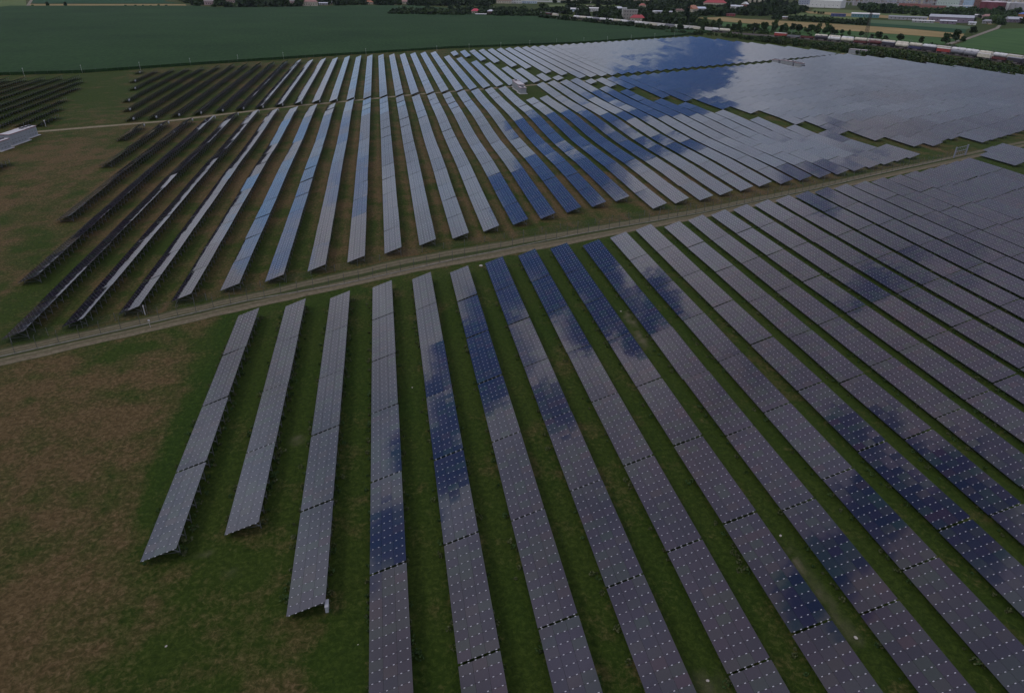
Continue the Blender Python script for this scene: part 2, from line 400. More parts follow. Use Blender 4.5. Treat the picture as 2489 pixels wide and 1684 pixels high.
gm = bpy.data.materials.new('meadow'); gm.use_nodes = True; nt = gm.node_tree; b = nt.nodes['Principled BSDF']
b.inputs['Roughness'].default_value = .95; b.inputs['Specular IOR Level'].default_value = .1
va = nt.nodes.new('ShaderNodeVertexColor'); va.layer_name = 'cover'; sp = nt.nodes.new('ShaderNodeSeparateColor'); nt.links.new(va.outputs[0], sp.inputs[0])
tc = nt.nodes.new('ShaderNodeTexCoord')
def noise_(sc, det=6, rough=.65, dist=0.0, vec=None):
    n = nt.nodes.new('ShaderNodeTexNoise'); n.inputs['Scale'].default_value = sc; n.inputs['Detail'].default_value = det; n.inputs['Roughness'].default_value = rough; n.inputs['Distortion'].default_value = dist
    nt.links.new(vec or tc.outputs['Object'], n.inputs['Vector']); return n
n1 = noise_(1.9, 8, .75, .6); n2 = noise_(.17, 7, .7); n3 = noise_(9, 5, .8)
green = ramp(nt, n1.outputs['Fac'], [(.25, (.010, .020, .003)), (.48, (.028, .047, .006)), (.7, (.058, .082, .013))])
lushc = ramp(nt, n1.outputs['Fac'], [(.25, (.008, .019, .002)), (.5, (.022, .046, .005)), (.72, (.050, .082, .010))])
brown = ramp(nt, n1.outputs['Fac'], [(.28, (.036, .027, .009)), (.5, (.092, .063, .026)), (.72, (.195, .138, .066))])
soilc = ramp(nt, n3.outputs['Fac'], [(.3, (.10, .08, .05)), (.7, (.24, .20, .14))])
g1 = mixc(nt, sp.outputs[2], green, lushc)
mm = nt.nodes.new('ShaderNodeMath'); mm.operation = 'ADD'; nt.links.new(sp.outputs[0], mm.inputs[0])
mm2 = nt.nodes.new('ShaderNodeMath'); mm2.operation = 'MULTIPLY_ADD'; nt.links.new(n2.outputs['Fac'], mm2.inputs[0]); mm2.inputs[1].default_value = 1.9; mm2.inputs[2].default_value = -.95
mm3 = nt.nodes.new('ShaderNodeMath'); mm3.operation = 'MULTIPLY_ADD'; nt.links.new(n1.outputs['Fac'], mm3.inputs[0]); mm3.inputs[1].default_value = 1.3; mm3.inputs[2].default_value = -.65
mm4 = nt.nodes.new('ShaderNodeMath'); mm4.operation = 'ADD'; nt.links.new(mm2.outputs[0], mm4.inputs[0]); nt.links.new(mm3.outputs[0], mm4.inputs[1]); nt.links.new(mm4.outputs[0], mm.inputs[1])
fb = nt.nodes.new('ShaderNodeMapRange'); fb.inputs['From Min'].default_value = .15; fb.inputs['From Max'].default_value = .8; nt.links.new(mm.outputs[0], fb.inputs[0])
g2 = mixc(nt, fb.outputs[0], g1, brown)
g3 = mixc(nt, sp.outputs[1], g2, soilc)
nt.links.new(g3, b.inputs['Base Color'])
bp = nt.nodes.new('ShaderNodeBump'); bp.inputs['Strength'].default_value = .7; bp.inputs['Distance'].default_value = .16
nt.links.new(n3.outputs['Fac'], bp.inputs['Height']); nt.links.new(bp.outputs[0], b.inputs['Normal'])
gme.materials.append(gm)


def strip(name, left, right, m, dz, step=1.6, wob=.0, kind='structure'):
    """ribbon between two polylines that follows the ground"""
    pts = []
    for k in range(len(left) - 1):
        n = max(1, int((left[k + 1] - left[k]).length / step))
        for j in range(n): t = j / n; pts.append((left[k].lerp(left[k + 1], t), right[k].lerp(right[k + 1], t)))
    pts.append((left[-1], right[-1])); C = 5; V = []
    for i, (a, c) in enumerate(pts):
        w1 = wob * (float(fbm(np.array(i * .37), np.array(3.1), 5)) - .5) * 2; w2 = wob * (float(fbm(np.array(i * .41), np.array(9.7), 8)) - .5) * 2
        d = (c - a).normalized(); a2 = a - d * w1; c2 = c + d * w2
        for j in range(C): q = a2.lerp(c2, j / (C - 1)); V.append((q.x, q.y, hz(q.x, q.y) + dz))
    F = [[i * C + j, i * C + j + 1, (i + 1) * C + j + 1, (i + 1) * C + j] for i in range(len(pts) - 1) for j in range(C - 1)]
    uv = [(v, u) for i in range(len(pts) - 1) for j in range(C - 1) for (u, v) in ((i, j / 4), (i, (j + 1) / 4), (i + 1, (j + 1) / 4), (i + 1, j / 4))]
    me = npmesh(name, np.array(V), np.array(F), [m], uv=uv); o = bpy.data.objects.new(name, me); COL.objects.link(o); o['kind'] = kind; return o


def track_mat(name, grassy, k=1.0):
    m = bpy.data.materials.new(name); m.use_nodes = True; nt = m.node_tree; b = nt.nodes['Principled BSDF']; b.inputs['Roughness'].default_value = .95; b.inputs['Specular IOR Level'].default_value = .1
    tc = nt.nodes.new('ShaderNodeTexCoord'); sp = nt.nodes.new('ShaderNodeSeparateXYZ'); nt.links.new(tc.outputs['UV'], sp.inputs[0])
    n = nt.nodes.new('ShaderNodeTexNoise'); n.inputs['Scale'].default_value = 1.2; n.inputs['Detail'].default_value = 8; n.inputs['Roughness'].default_value = .7; nt.links.new(tc.outputs['Object'], n.inputs['Vector'])
    dirt = ramp(nt, n.outputs['Fac'], [(.3, (.070 * k, .058 * k, .035 * k)), (.55, (.135 * k, .113 * k, .072 * k)), (.75, (.225 * k, .195 * k, .135 * k))])
    gr = ramp(nt, n.outputs['Fac'], [(.3, (.020, .034, .008)), (.7, (.060, .070, .022))])
    prof = ramp(nt, sp.outputs[0], grassy)
    a = nt.nodes.new('ShaderNodeMath'); a.operation = 'MULTIPLY_ADD'; nt.links.new(n.outputs['Fac'], a.inputs[0]); a.inputs[1].default_value = 1.1; a.inputs[2].default_value = -.55
    c = nt.nodes.new('ShaderNodeMath'); c.operation = 'ADD'; c.use_clamp = True; nt.links.new(a.outputs[0], c.inputs[0]); nt.links.new(prof, c.inputs[1])
    nt.links.new(mixc(nt, c.outputs[0], dirt, gr), b.inputs['Base Color'])
    bp = nt.nodes.new('ShaderNodeBump'); bp.inputs['Strength'].default_value = .5; bp.inputs['Distance'].default_value = .08; nt.links.new(n.outputs['Fac'], bp.inputs['Height']); nt.links.new(bp.outputs[0], b.inputs['Normal'])
    return m


g_ = lambda x: (x, x, x)
M_TRACK = track_mat('rutted_dirt', [(0, g_(1)), (.08, g_(.7)), (.16, g_(-.1)), (.25, g_(.5)), (.33, g_(-.1)), (.45, g_(1.2)), (.56, g_(.9)), (.64, g_(-.3)), (.73, g_(.5)), (.83, g_(-.5)), (.95, g_(-.4)), (1, g_(.9))], 1.2)
M_PATH = track_mat('pale_gravel_path', [(0, g_(.4)), (.15, g_(-.4)), (.5, g_(-.4)), (.85, g_(-.4)), (1, g_(.4))], 1.7)
strip('dirt_track', TR_TOP, TR_BOT, M_TRACK, .03, wob=.5)
def offs(L, w):
    out = []
    for i, p in enumerate(L):
        d = (L[min(i + 1, len(L) - 1)] - L[max(i - 1, 0)]).normalized(); out.append(p + Vector((-d.y, d.x, 0)) * w)
    return out
strip('gravel_path', offs(PATH_C, 1.7), offs(PATH_C, -1.7), M_PATH, .03, 2.5, wob=.35)

# ------------------------------------------------------------------ solar tables
PITCH_M, XA = 7.65, -27.778
CT, ST = math.cos(TILT), math.sin(TILT)
LOWZ, HALFW, SLOPE = .612, 1.856, 3.947
NM, PV, PU = 13, SLOPE / 3, 1.093
LEN = NM * PU


def sl_pt(v, off=0.0):   # point on the slope, v metres up from the low edge
    return -HALFW + v * CT - off * ST, LOWZ + v * ST + off * CT


SLT = Matrix.Rotation(-TILT, 4, 'Y')
def slope_box(mb, v0, v1, y0, y1, z0, z1):
    x, z = sl_pt(0); T = Matrix.Translation((x, 0, z)) @ SLT
    mb.box(v0, y0, z0, v1, y1, z1, T)


mb = MB(); mb.box(-PV / 2 + .009, -PU / 2 + .008, -.012, PV / 2 - .009, PU / 2 - .008, 0)
ME_MODULE = mb.mesh('solar_module', M_GLASS)
mb = MB()
for k in range(6):
    v = (k // 2 + (.25 if k % 2 == 0 else .75)) * PV; slope_box(mb, v - .025, v + .025, -LEN / 2 - .02, LEN / 2 + .02, -.08, -.03)
mb.mat(1)
for j in range(NM + 1):
    y = -LEN / 2 + j * PU
    for k in range(6):
        v = (k // 2 + (.25 if k % 2 == 0 else .75)) * PV; slope_box(mb, v - .075, v + .075, y - .038, y + .038, -.03, .010)
ME_RAILS = mb.mesh('mounting_rails', M_DARKSTEEL, M_CLAMP)
# slab carrying all modules of one table, seams drawn by the material
mb = MB(); x0, z0 = sl_pt(0); x1, z1 = sl_pt(SLOPE); xa, za = sl_pt(0, -.03); xb, zb = sl_pt(SLOPE, -.03); h = LEN / 2
mb.add([(x0, -h, z0), (x1, -h, z1), (x1, h, z1), (x0, h, z0)], [(0, 1, 2, 3)], [[(0, 0), (0, 3), (13, 3), (13, 0)]])
mb.mat(1).add([(x0, -h, z0), (x1, -h, z1), (x1, h, z1), (x0, h, z0), (xa, -h, za), (xb, -h, zb), (xb, h, zb), (xa, h, za)], [(7, 6, 5, 4), (0, 4, 5, 1), (1, 5, 6, 2), (2, 6, 7, 3), (3, 7, 4, 0)])
ME_SLAB = mb.mesh('module_array', M_ARRAY, M_DARKSTEEL)


def frame_mb(mb, y):
    xr, zr = sl_pt(SLOPE - .25, -.10); xm, zm = sl_pt(2.1, -.10); xf, zf = sl_pt(.7, -.10); xl, zl = sl_pt(.15, -.10)
    mb.bar((xr, y, -.3), (xr, y, zr), .09, .07); mb.bar((xf, y, -.3), (xf, y, zf), .09, .07)
    mb.bar((xl, y + .06, zl), (xr + .12, y + .06, sl_pt(SLOPE - .13, -.10)[1]), .05, .09)
    mb.bar((xm, y - .06, zm), (xr, y - .06, .45), .07, .06)
    mb.bar((xf, y - .05, .28), (xr, y - .05, .42), .04, .04)


mb = MB(); frame_mb(mb, 0); ME_FRAME = mb.mesh('support_frame', M_STEEL)
FY = [-5.95 + 2.38 * k for k in range(6)]
mb = MB(); xr, zr = sl_pt(SLOPE - .2, -.1)
mb.box(xr + .06, -.45, .75, xr + .34, .45, 1.5); mb.box(xr + .04, -.48, 1.5, xr + .38, .48, 1.53)
ME_BOX = mb.mesh('combiner_box', M_WHITEBOX)

# layout: rows share one 7.65 m grid; idx 0.. ; every row is cut into tables of about 14.4 m
tables = []    # block, row number, k from the stated end, X low edge, y0 (near), y1 (far), box?
def add_row(block, row, X, ynear, yfar, n=None, box_near=False, box_far=False):
    n = n or max(1, round((yfar - ynear + .2) / 14.42)); st = (yfar - ynear + .22) / n
    for k in range(n):
        tables.append(dict(b=block, r=row, k=k, n=n, X=X, y0=ynear + k * st, y1=ynear + (k + 1) * st - .22, bx=(box_near and k == 0), bf=(box_far and k == n - 1)))


FA = [113.62, 116.29, 118.78, 122.68, 125.67, 128.16, 131.88, 135.38, 138.31, 139.32, 143.6, 148.0, 149.3, 153.1, 156.7, 160.1, 163.3, 166.3, 169.6, 172.4, 175.1, 177.3, 180, 182.8, 185.9, 188.6, 192.5, 196.1, 199.7]
NEARA = {0: 4, 1: 4, 2: 5}
for i, yf in enumerate(FA):
    n = NEARA.get(i, 0)
    if not n:
        while True:
            n += 1
            px, py, _ = project(XA + i * PITCH_M, yf - n * 14.42, .6)
            if py > 1900 or px > 2900 or n > 9: break
    add_row('A', i, XA + i * PITCH_M, yf - n * 14.42, yf - .22, n, box_near=(i == 2))
for i, (yn, yf) in enumerate([(163, 208), (150, 215), (150, 219)]): add_row('A', 29 + i, XA + (30 + i) * PITCH_M, [192.5, 180, 168][i], yf)
GX_ = lambda idx: XA + (idx - 3.68) * PITCH_M
BN = {-5: 264.1, -4: 224.7, -3: 172.2, -2: 134.0, -1: 109.6, 0: 113.1, 1: 116.9, 2: 121, 3: 124.9, 4: 128.2, 5: 132.1, 6: 136.2, 7: 140, 8: 144.2, 9: 147.5, 10: 151.5, 11: 155.3, 12: 159.2, 13: 163.2, 14: 166.9, 15: 170.9, 16: 163.3, 17: 167.1, 18: 168.9, 19: 172.8, 20: 176, 21: 179.7, 22: 181.4, 23: 184.2, 24: 186.3, 25: 188.9, 26: 191.7, 27: 195.2, 28: 198.5, 29: 202.6, 30: 206.4}
BF = {-5: 287.7, -4: 292.1, -3: 296.9, -2: 301, -1: 307.9, 0: 312.1, 1: 314.2, 2: 319, 3: 324, 4: 327.3, 5: 337, 6: 341.8, 7: 345.8, 8: 348.2, 9: 349.8, 10: 353.7, 11: 356.4, 12: 360.5, 13: 365.3, 14: 369.2, 15: 372.7, 16: 336.7, 17: 341.4, 18: 385.6, 19: 392.4, 20: 394.8, 21: 401.4, 22: 369.1, 23: 357.8, 24: 328.5, 25: 317.1, 26: 293.4, 27: 276, 28: 260.2, 29: 249.4, 30: 223.9}
for k in sorted(BN): add_row('B', k + 5, GX_(k), BN[k], BF[k], box_far=(k <= 1))
BX = max(BN)
DN = {22: 386, 23: 374.3, 24: 365.8, 25: 336.7, 26: 326.3, 27: 301.9, 28: 289.8, 29: 265.6, 30: 247.1, 31: 235.5, 32: 224, 33: 223.8, 34: 230, 35: 233.4, 36: 226.6}
DF = {22: 398, 23: 402.5, 24: 406.2, 25: 409.9, 26: 413.6}
for k in range(22, 66):
    yn = DN.get(k, 226.6 + (k - 36) * 4.1)
    yf = DF.get(k) or (413.6 + (k - 26) * 3.82 if k <= 43 else 478 + (k - 43) * 4.9)
    if k > 53: yf = {54: 528, 55: 513, 56: 501, 57: 468, 58: 450, 59: 418}.get(k, 418 - (k - 59) * 30)
    if yf - yn < 8: continue
    if k in (43, 44): add_row('D', k, GX_(k), yn, 449 + (k - 43) * 9)
    else: add_row('D', k, GX_(k), yn, yf)
CN = {-11: 446, -10: 410, -9: 383, -8: 347, -7: 322, -6: 300, -5: 303, -4: 307, -3: 311, -2: 315.6, -1: 320.3, 0: 323, 1: 328, 2: 332.5, 3: 336.6, 4: 339.2, 5: 343.6, 6: 347.3, 7: 350.2, 8: 352.7, 9: 356.7, 10: 358.4, 11: 362.6, 12: 365.4, 13: 369.8, 14: 374.9, 15: 379.6, 16: 384.4, 17: 388.9, 18: 392.9, 19: 398.3, 20: 400.8}
CF = {-11: 455, -10: 455.5, -9: 460.7, -8: 464, -7: 467.3, -6: 474.5, -5: 480.4, -4: 481.6, -3: 485.3, -2: 489.1, -1: 495.5, 0: 501.2, 1: 501.5, 2: 509.5, 3: 513.8, 4: 523, 5: 524.7, 6: 530.3, 7: 534.1, 8: 536.9, 9: 539.8, 10: 543.7, 11: 548.8, 12: 551.9, 13: 524.9}
LF = {14: 513.2, 15: 491.1, 16: 480.5, 17: 457.6, 18: 449.6, 19: 423.6, 20: 413.8}
UN = {14: 531.5, 15: 522.5, 16: 499.2, 17: 487.7, 18: 464.6, 19: 455, 20: 431.6, 21: 422.3, 22: 409.1}
for k in range(-11, 54):
    if k <= 13: add_row('C', k, GX_(k), CN[k], CF[k], box_near=(k <= 5)); continue
    yfu = 557 + (k - 14) * 4.22 if k <= 46 else {47: 688, 48: 664, 49: 640, 50: 627, 51: 611, 52: 590, 53: 566}[k]
    if k in LF: add_row('C', k, GX_(k), CN[k], LF[k])
    add_row('C', k, GX_(k), UN.get(k, 413 + (k - 23) * 3.87), yfu)
for j, (x, yf) in enumerate([(-128.3, 311), (-134.8, 332), (-141.4, 355), (-148.8, 393), (-155.3, 415), (-162, 431), (-170.1, 429), (-177.8, 427), (-185.8, 424), (-193.7, 423), (-201.4, 420), (-209.1, 417), (-216.8, 414), (-224.5, 411)]):
    add_row('F', j, x - HALFW * 2, 292 if j == 0 else 296 - j * 3, yf)
add_row('G', 0, -117.5, 190, 233.8)

MARG = 60
vis = []
for t in tables:
    yc = (t['y0'] + t['y1']) / 2; cs = [project(t['X'] + dx, y, 1.2) for dx in (0, 3.7) for y in (t['y0'], t['y1'])]
    ins = any(c[2] > 1 and -MARG < c[0] < PW + MARG and -MARG < c[1] < PH + MARG for c in cs)
    t['in'] = ins and any(0 <= c[0] <= PW and 0 <= c[1] <= PH for c in cs); t['d'] = cs[0][2]
    px, py, k_ = project(t['X'] + 1.8, yc, 1.2); t['px'], t['py'] = px, py
    c4 = [cs[0], cs[1], cs[3], cs[2]]; t['area'] = abs(sum(c4[i][0] * c4[(i + 1) % 4][1] - c4[(i + 1) % 4][0] * c4[i][1] for i in range(4))) / 2
inview = sorted([t for t in tables if t['in'] and t['b'] in 'AB'], key=lambda t: -t['area'])
single = inview[:296]
sid = {id(t) for t in single}
ORD = ['', 'first', 'second', 'third', 'fourth', 'fifth', 'sixth', 'seventh', 'eighth', 'ninth', 'tenth', 'eleventh', 'twelfth', 'thirteenth', 'fourteenth', 'fifteenth', 'sixteenth', 'seventeenth', 'eighteenth', 'nineteenth']
def ordn(n):
    if n < 20: return ORD[n]
    return {20: 'twentieth', 30: 'thirtieth', 40: 'fortieth'}[n] if n % 10 == 0 else {2: 'twenty', 3: 'thirty'}[n // 10] + '-' + ORD[n % 10]


st_ = np.random.RandomState(5)
def pose(t):
    X, y0, y1 = t['X'], t['y0'], t['y1']; xc, yc = X + HALFW, (y0 + y1) / 2
    z0, z1 = hz(xc, y0), hz(xc, y1); far = 1.0 if t['d'] < 330 and t['b'] in 'AB' else (.55 if (t['b'] == 'D' or (t['b'] == 'C' and t['r'] > 4)) else .2)
    rx = math.atan2(z1 - z0, y1 - y0) + st_.normal(0, R(.34)) * far; ry = st_.normal(0, R(.62)) * far
    return (xc, yc, (z0 + z1) / 2), (rx, ry, 0), (1, (y1 - y0) / LEN, 1)


bigV, bigF, bigM, bigU = [], [], [], []
slab_v = np.array([v.co for v in ME_SLAB.vertices]); slab_f = [list(p.vertices) for p in ME_SLAB.polygons]
mbf = MB()
for y in FY[::1]:
    xr, zr = sl_pt(SLOPE - .25, -.10); xm, zm = sl_pt(2.1, -.1); xf, zf = sl_pt(.7, -.1)
    mbf.bar((xr, y, -.2), (xr, y, zr), .1, .08); mbf.bar((xm, y, zm), (xr, y, .45), .08, .06); mbf.bar((xf, y, -.2), (xf, y, zf), .1, .08)
fr_v = np.array([v for v in mbf.v]); fr_f = mbf.f
mbb = MB(); xr, zr = sl_pt(SLOPE - .2, -.1); mbb.box(xr - .1, -.55, .7, xr + .3, .55, 1.55); bx_v = np.array(mbb.v); bx_f = mbb.f
nfull = 0
for t in sorted(tables, key=lambda t: -t['area']):
    loc, rot, scl = pose(t)
    if id(t) in sid:
        o = empty('solar_table', loc); o.rotation_euler = rot; o.scale = scl
        if t['b'] == 'A':
            kk = t['n'] - t['k']; rr = t['r'] + 1
            lab = 'foreground solar table, %s row from the left, %s from its far end' % (ordn(rr), ordn(kk)); grp = 'solar tables in front of the dirt track'
        else:
            lab = 'midfield solar table, %s row from the left, %s from its near end' % (ordn(t['r'] + 1), ordn(t['k'] + 1)); grp = 'solar tables behind the dirt track'
        tag(o, lab, 'solar panel', grp)
        if t['area'] > 9000 and t['b'] == 'A':
            nfull += 1
            for i in range(3):
                x, z = sl_pt((i + .5) * PV)
                for j in range(NM):
                    inst('solar_module', ME_MODULE, o, (x, -LEN / 2 + (j + .5) * PU, z), (rng.gauss(0, R(.10)), -TILT + rng.gauss(0, R(.12)), 0))
            inst('mounting_rails', ME_RAILS, o)
        else:
            inst('module_array', ME_SLAB, o)
        for y in FY: inst('support_frame', ME_FRAME, o, (0, y, 0))
        if t['bx']: inst('combiner_box', ME_BOX, o, (0, -6.9, 0))
        if t['bf']: inst('combiner_box', ME_BOX, o, (0, 6.9, 0))
    else:
        Mx = np.array(Euler(rot).to_matrix()) @ np.diag(scl)
        def put(v, f, mi, uvs=None):
            b0 = sum(len(q) for q in bigV[-1:]) if False else put.n
            bigV.append(v @ Mx.T + np.array(loc)); put.n += len(v)
            for q in f: bigF.append([b0 + j for j in q]); bigM.append(mi)
            bigU.extend(uvs if uvs is not None else [(0, 0)] * (4 * len(f)))
        if not hasattr(put, 'n'): put.n = globals().get('_n', 0)
        o13 = 20 * (len(bigV) % 977)
        put(slab_v[:4], [[0, 1, 2, 3]], 0, [(o13, 0), (o13, 3), (o13 + 13, 3), (o13 + 13, 0)])
        put(slab_v[4:], [[q - 4 for q in f] for f in slab_f[1:]], 1)
        if t['in'] or t['px'] > -200: put(fr_v, fr_f, 2)
        if t['bx'] or t['bf']: put(bx_v + np.array([0, -6.3 if t['bx'] else 6.3, 0]), bx_f, 3)
        globals()['_n'] = put.n
if bigF:
    me = npmesh('solar_tables', np.concatenate(bigV), np.array(bigF), [M_ARRAY, M_DARKSTEEL, M_STEEL, M_WHITEBOX], midx=bigM, uv=bigU)
    o = bpy.data.objects.new('solar_tables', me); COL.objects.link(o)
    tag(o, 'long rows of mirror-like solar tables filling the far fields', 'solar panel', kind='stuff')
print('tables', len(tables), 'in view', sum(t['in'] for t in tables), 'single', len(single), 'full', nfull)

# ------------------------------------------------------------------ crop field and far fields
def tri_fill(pts):
    bm = bmesh.new(); vs = [bm.verts.new((p[0], p[1], 0)) for p in pts]; f = bm.faces.new(vs)
    r = bmesh.ops.triangulate(bm, faces=[f]); bm.verts.index_update()
    fs = [[v.index for v in q.verts] for q in bm.faces]; bm.free(); return fs


def field_mat(name, cols, sc, stretch=(1, 1, 1), rot=0.0, bump=.5, rough=.95):
    m = bpy.data.materials.new(name); m.use_nodes = True; nt = m.node_tree; b = nt.nodes['Principled BSDF']; b.inputs['Roughness'].default_value = rough; b.inputs['Specular IOR Level'].default_value = .1
    tc = nt.nodes.new('ShaderNodeTexCoord'); mp = nt.nodes.new('ShaderNodeMapping'); mp.inputs['Rotation'].default_value = (0, 0, rot); mp.inputs['Scale'].default_value = stretch
    nt.links.new(tc.outputs['Object'], mp.inputs[0])
    n = nt.nodes.new('ShaderNodeTexNoise'); n.inputs['Scale'].default_value = sc; n.inputs['Detail'].default_value = 8; n.inputs['Roughness'].default_value = .65; nt.links.new(mp.outputs[0], n.inputs[0])
    n2 = nt.nodes.new('ShaderNodeTexNoise'); n2.inputs['Scale'].default_value = .012; n2.inputs['Detail'].default_value = 3; nt.links.new(tc.outputs['Object'], n2.inputs[0])
    mx = nt.nodes.new('ShaderNodeMath'); mx.operation = 'MULTIPLY_ADD'; nt.links.new(n2.outputs['Fac'], mx.inputs[0]); mx.inputs[1].default_value = .5; mx.inputs[2].default_value = -.25
    ad = nt.nodes.new('ShaderNodeMath'); ad.operation = 'ADD'; nt.links.new(mx.outputs[0], ad.inputs[0]); nt.links.new(n.outputs['Fac'], ad.inputs[1])
    nt.links.new(ramp(nt, ad.outputs[0], [(.3, cols[0]), (.7, cols[1])]), b.inputs['Base Color'])
    bp = nt.nodes.new('ShaderNodeBump'); bp.inputs['Strength'].default_value = bump; bp.inputs['Distance'].default_value = .3; nt.links.new(n.outputs['Fac'], bp.inputs['Height']); nt.links.new(bp.outputs[0], b.inputs['Normal'])
    return m


M_CROP = field_mat('maize_leaves', ((.010, .032, .008), (.026, .064, .017)), .5, (1, .25, 1), R(-20), .8)
M_WHEAT = field_mat('ripe_wheat', ((.20, .15, .060), (.29, .22, .095)), .08, (1, .2, 1), R(-30), .2)
M_GREENF = field_mat('green_field', ((.030, .075, .020), (.055, .115, .030)), .06, (1, .2, 1), R(-30), .2)
M_DARKF = field_mat('dark_green_field', ((.012, .048, .018), (.020, .066, .026)), .06, (1, .2, 1), R(-30), .2)
M_LIGHTF = field_mat('light_green_field', ((.075, .110, .035), (.115, .150, .050)), .06, (1, .2, 1), R(-30), .2)
M_PALEG = field_mat('pale_green_field', ((.055, .100, .045), (.085, .130, .060)), .06, (1, .2, 1), R(-30), .2)
M_SCRUBG = field_mat('rough_ground', ((.030, .038, .016), (.075, .075, .035)), .15, (1, 1, 1), 0, .5)
M_YARD = field_mat('dusty_yard', ((.10, .095, .085), (.20, .19, .17)), .05, (1, 1, 1), 0, .2)
M_LANE = mat('dirt_lane', (.20, .18, .14), .95, 0, .1, .2, .3)


def sheet(name, px, m, z, kind='structure'):
    pts = [at(x, y) for x, y in px] if px and not isinstance(px[0], Vector) else px
    V = [(p.x, p.y, z) for p in pts]; mb = MB(); mb.add(V, tri_fill(pts)); me = mb.mesh(name, m)
    bm = bmesh.new(); bm.from_mesh(me)
    for f in bm.faces:
        if f.normal.z < 0: f.normal_flip()
    bm.to_mesh(me); bm.free()
    o = bpy.data.objects.new(name, me); COL.objects.link(o); o['kind'] = kind; return o


# tall dark maize behind the solar field: a slab with a rough leafy top
CROP = P((-420, 222), (0, 184), (200, 178), (500, 157), (800, 137), (1100, 118), (1400, 107), (1640, 90), (1730, 79), (1600, 73), (1480, 60), (1400, 52), (1310, 43), (1180, 39), (1125, 33), (1110, 25), (1000, 16), (860, 16), (700, 20), (600, 21), (520, 21.5), (480, 17), (250, 17), (25, 17.5), (-420, 66))
mb = MB(); fs = tri_fill(CROP); n = len(CROP); CZ = 1.6
mb.add([(p.x, p.y, CZ) for p in CROP], fs)
mb.add([(p.x, p.y, -.5) for p in CROP] + [(p.x, p.y, CZ) for p in CROP], [(k, (k + 1) % n, n + (k + 1) % n, n + k) for k in range(n)])
me = mb.mesh('maize_crop', M_CROP); bm = bmesh.new(); bm.from_mesh(me)
for f in bm.faces:
    if abs(f.normal.z) > .5 and f.normal.z < 0: f.normal_flip()
bm.to_mesh(me); bm.free()
tag(inst('maize_crop', me), 'wide dark green field crop standing behind the solar rows', 'crop', kind='stuff')
Z = .03
sheet('far_meadow', [(-500, 66), (-500, 0), (62, -8), (64, 17)], M_LIGHTF, Z)
sheet('far_field', [(-500, 68), (-200, 30), (22, 18), (0, 28), (-500, 110)], M_WHEAT, Z + .03)
sheet('far_dark_field', [(80, -12), (420, -18), (400, 4), (440, 9), (78, 9)], M_DARKF, Z)
sheet('far_wheat_strip', [(66, 11), (450, 11), (456, 16.5), (62, 16.8)], M_WHEAT, Z + .03)
sheet('far_lane', [(62, 17), (70, 17), (88, -12), (82, -12)], M_LANE, Z + .06)
sheet('wheat_field', [(1695, 44), (1760, 42), (1800, 46), (2000, 57), (2200, 70), (2344, 83), (2338, 95), (2200, 85), (2000, 71), (1870, 62), (1760, 53)], M_WHEAT, Z)
sheet('green_field', [(1760, 54), (1870, 63), (2000, 72), (2200, 86), (2337, 96), (2300, 110), (2150, 102), (2000, 90), (1850, 78), (1740, 62)], M_GREENF, Z)
sheet('green_strip', [(2100, 54), (2350, 70), (2346, 82), (2200, 69), (2000, 56)], M_DARKF, Z)
sheet('pale_green_strip', [(2100, 48), (2250, 54), (2370, 66), (2350, 72), (2200, 62), (2080, 54)], M_PALEG, Z + .02)
sheet('wheat_strip', [(1885, 37), (1960, 44), (2080, 52), (2095, 55), (1960, 48), (1882, 41)], M_WHEAT, Z + .03)
sheet('light_green_strip', [(1890, 34), (1950, 32), (2010, 37), (2110, 44), (2100, 52), (1960, 43)], M_LIGHTF, Z)
sheet('upper_wheat_field', [(1955, 28), (2100, 35), (2290, 46), (2330, 52), (2320, 60), (2200, 47), (2060, 40), (1965, 33)], M_WHEAT, Z + .05)
sheet('upper_light_field', [(1980, 22), (2120, 27), (2290, 38), (2280, 46), (2100, 35), (1970, 27)], M_LIGHTF, Z + .02)
sheet('right_green_field', [(2352, 98), (2428, 71), (2640, 66), (2640, 165), (2489, 133), (2310, 114)], M_GREENF, Z)
sheet('lane', [(2296, 108), (2330, 98), (2352, 92), (2420, 68), (2426, 62), (2434, 62), (2428, 70), (2358, 95), (2336, 101), (2305, 111)], M_LANE, Z + .07)
sheet('yellow_plot', [(2405, 53), (2440, 54), (2436, 60), (2400, 60)], M_WHEAT, Z + .02)
sheet('town_meadow', [(1330, 12), (1440, 12), (1540, 17), (1530, 22), (1400, 22), (1340, 20)], M_LIGHTF, Z)
sheet('town_lane', [(1400, 13.2), (1440, 14), (1540, 19), (1540, 20.5), (1430, 16), (1400, 15)], M_LANE, Z + .04)
sheet('industrial_yard', [(2070, 14), (2075, -25), (2900, -25), (2900, 45), (2489, 33), (2330, 25), (2200, 20)], M_YARD, Z)

# ------------------------------------------------------------------ railway
RAIL = P((1250, 30), (1297, 35), (1400, 46.5), (1500, 56), (1620, 68), (1745, 79), (1885, 90), (2000, 99), (2150, 113.5), (2300, 131), (2489, 158), (2700, 192))
M_BALLAST = mat('ballast', (.09, .08, .07), .95, 0, .1, .3, .8)
M_RAIL = mat('rail_steel', (.12, .09, .075), .5, .6, .5, .2, 2)
strip('railway_ballast', offs(RAIL, 18.5), offs(RAIL, -6), M_BALLAST, .06, 12)
mbr = MB()
TRK = {0: offs(RAIL, -2), 1: offs(RAIL, 15)}
for q in (0, 1):
    for w in (-.75, .75):
        L = offs(TRK[q], w)
        for a, c in zip(L, L[1:]): mbr.bar((a.x, a.y, .2), (c.x, c.y, .2), .12, .18)
tag(inst('railway_track', mbr.mesh('railway_track', M_RAIL)), 'two parallel steel tracks under the freight wagons', 'railway')


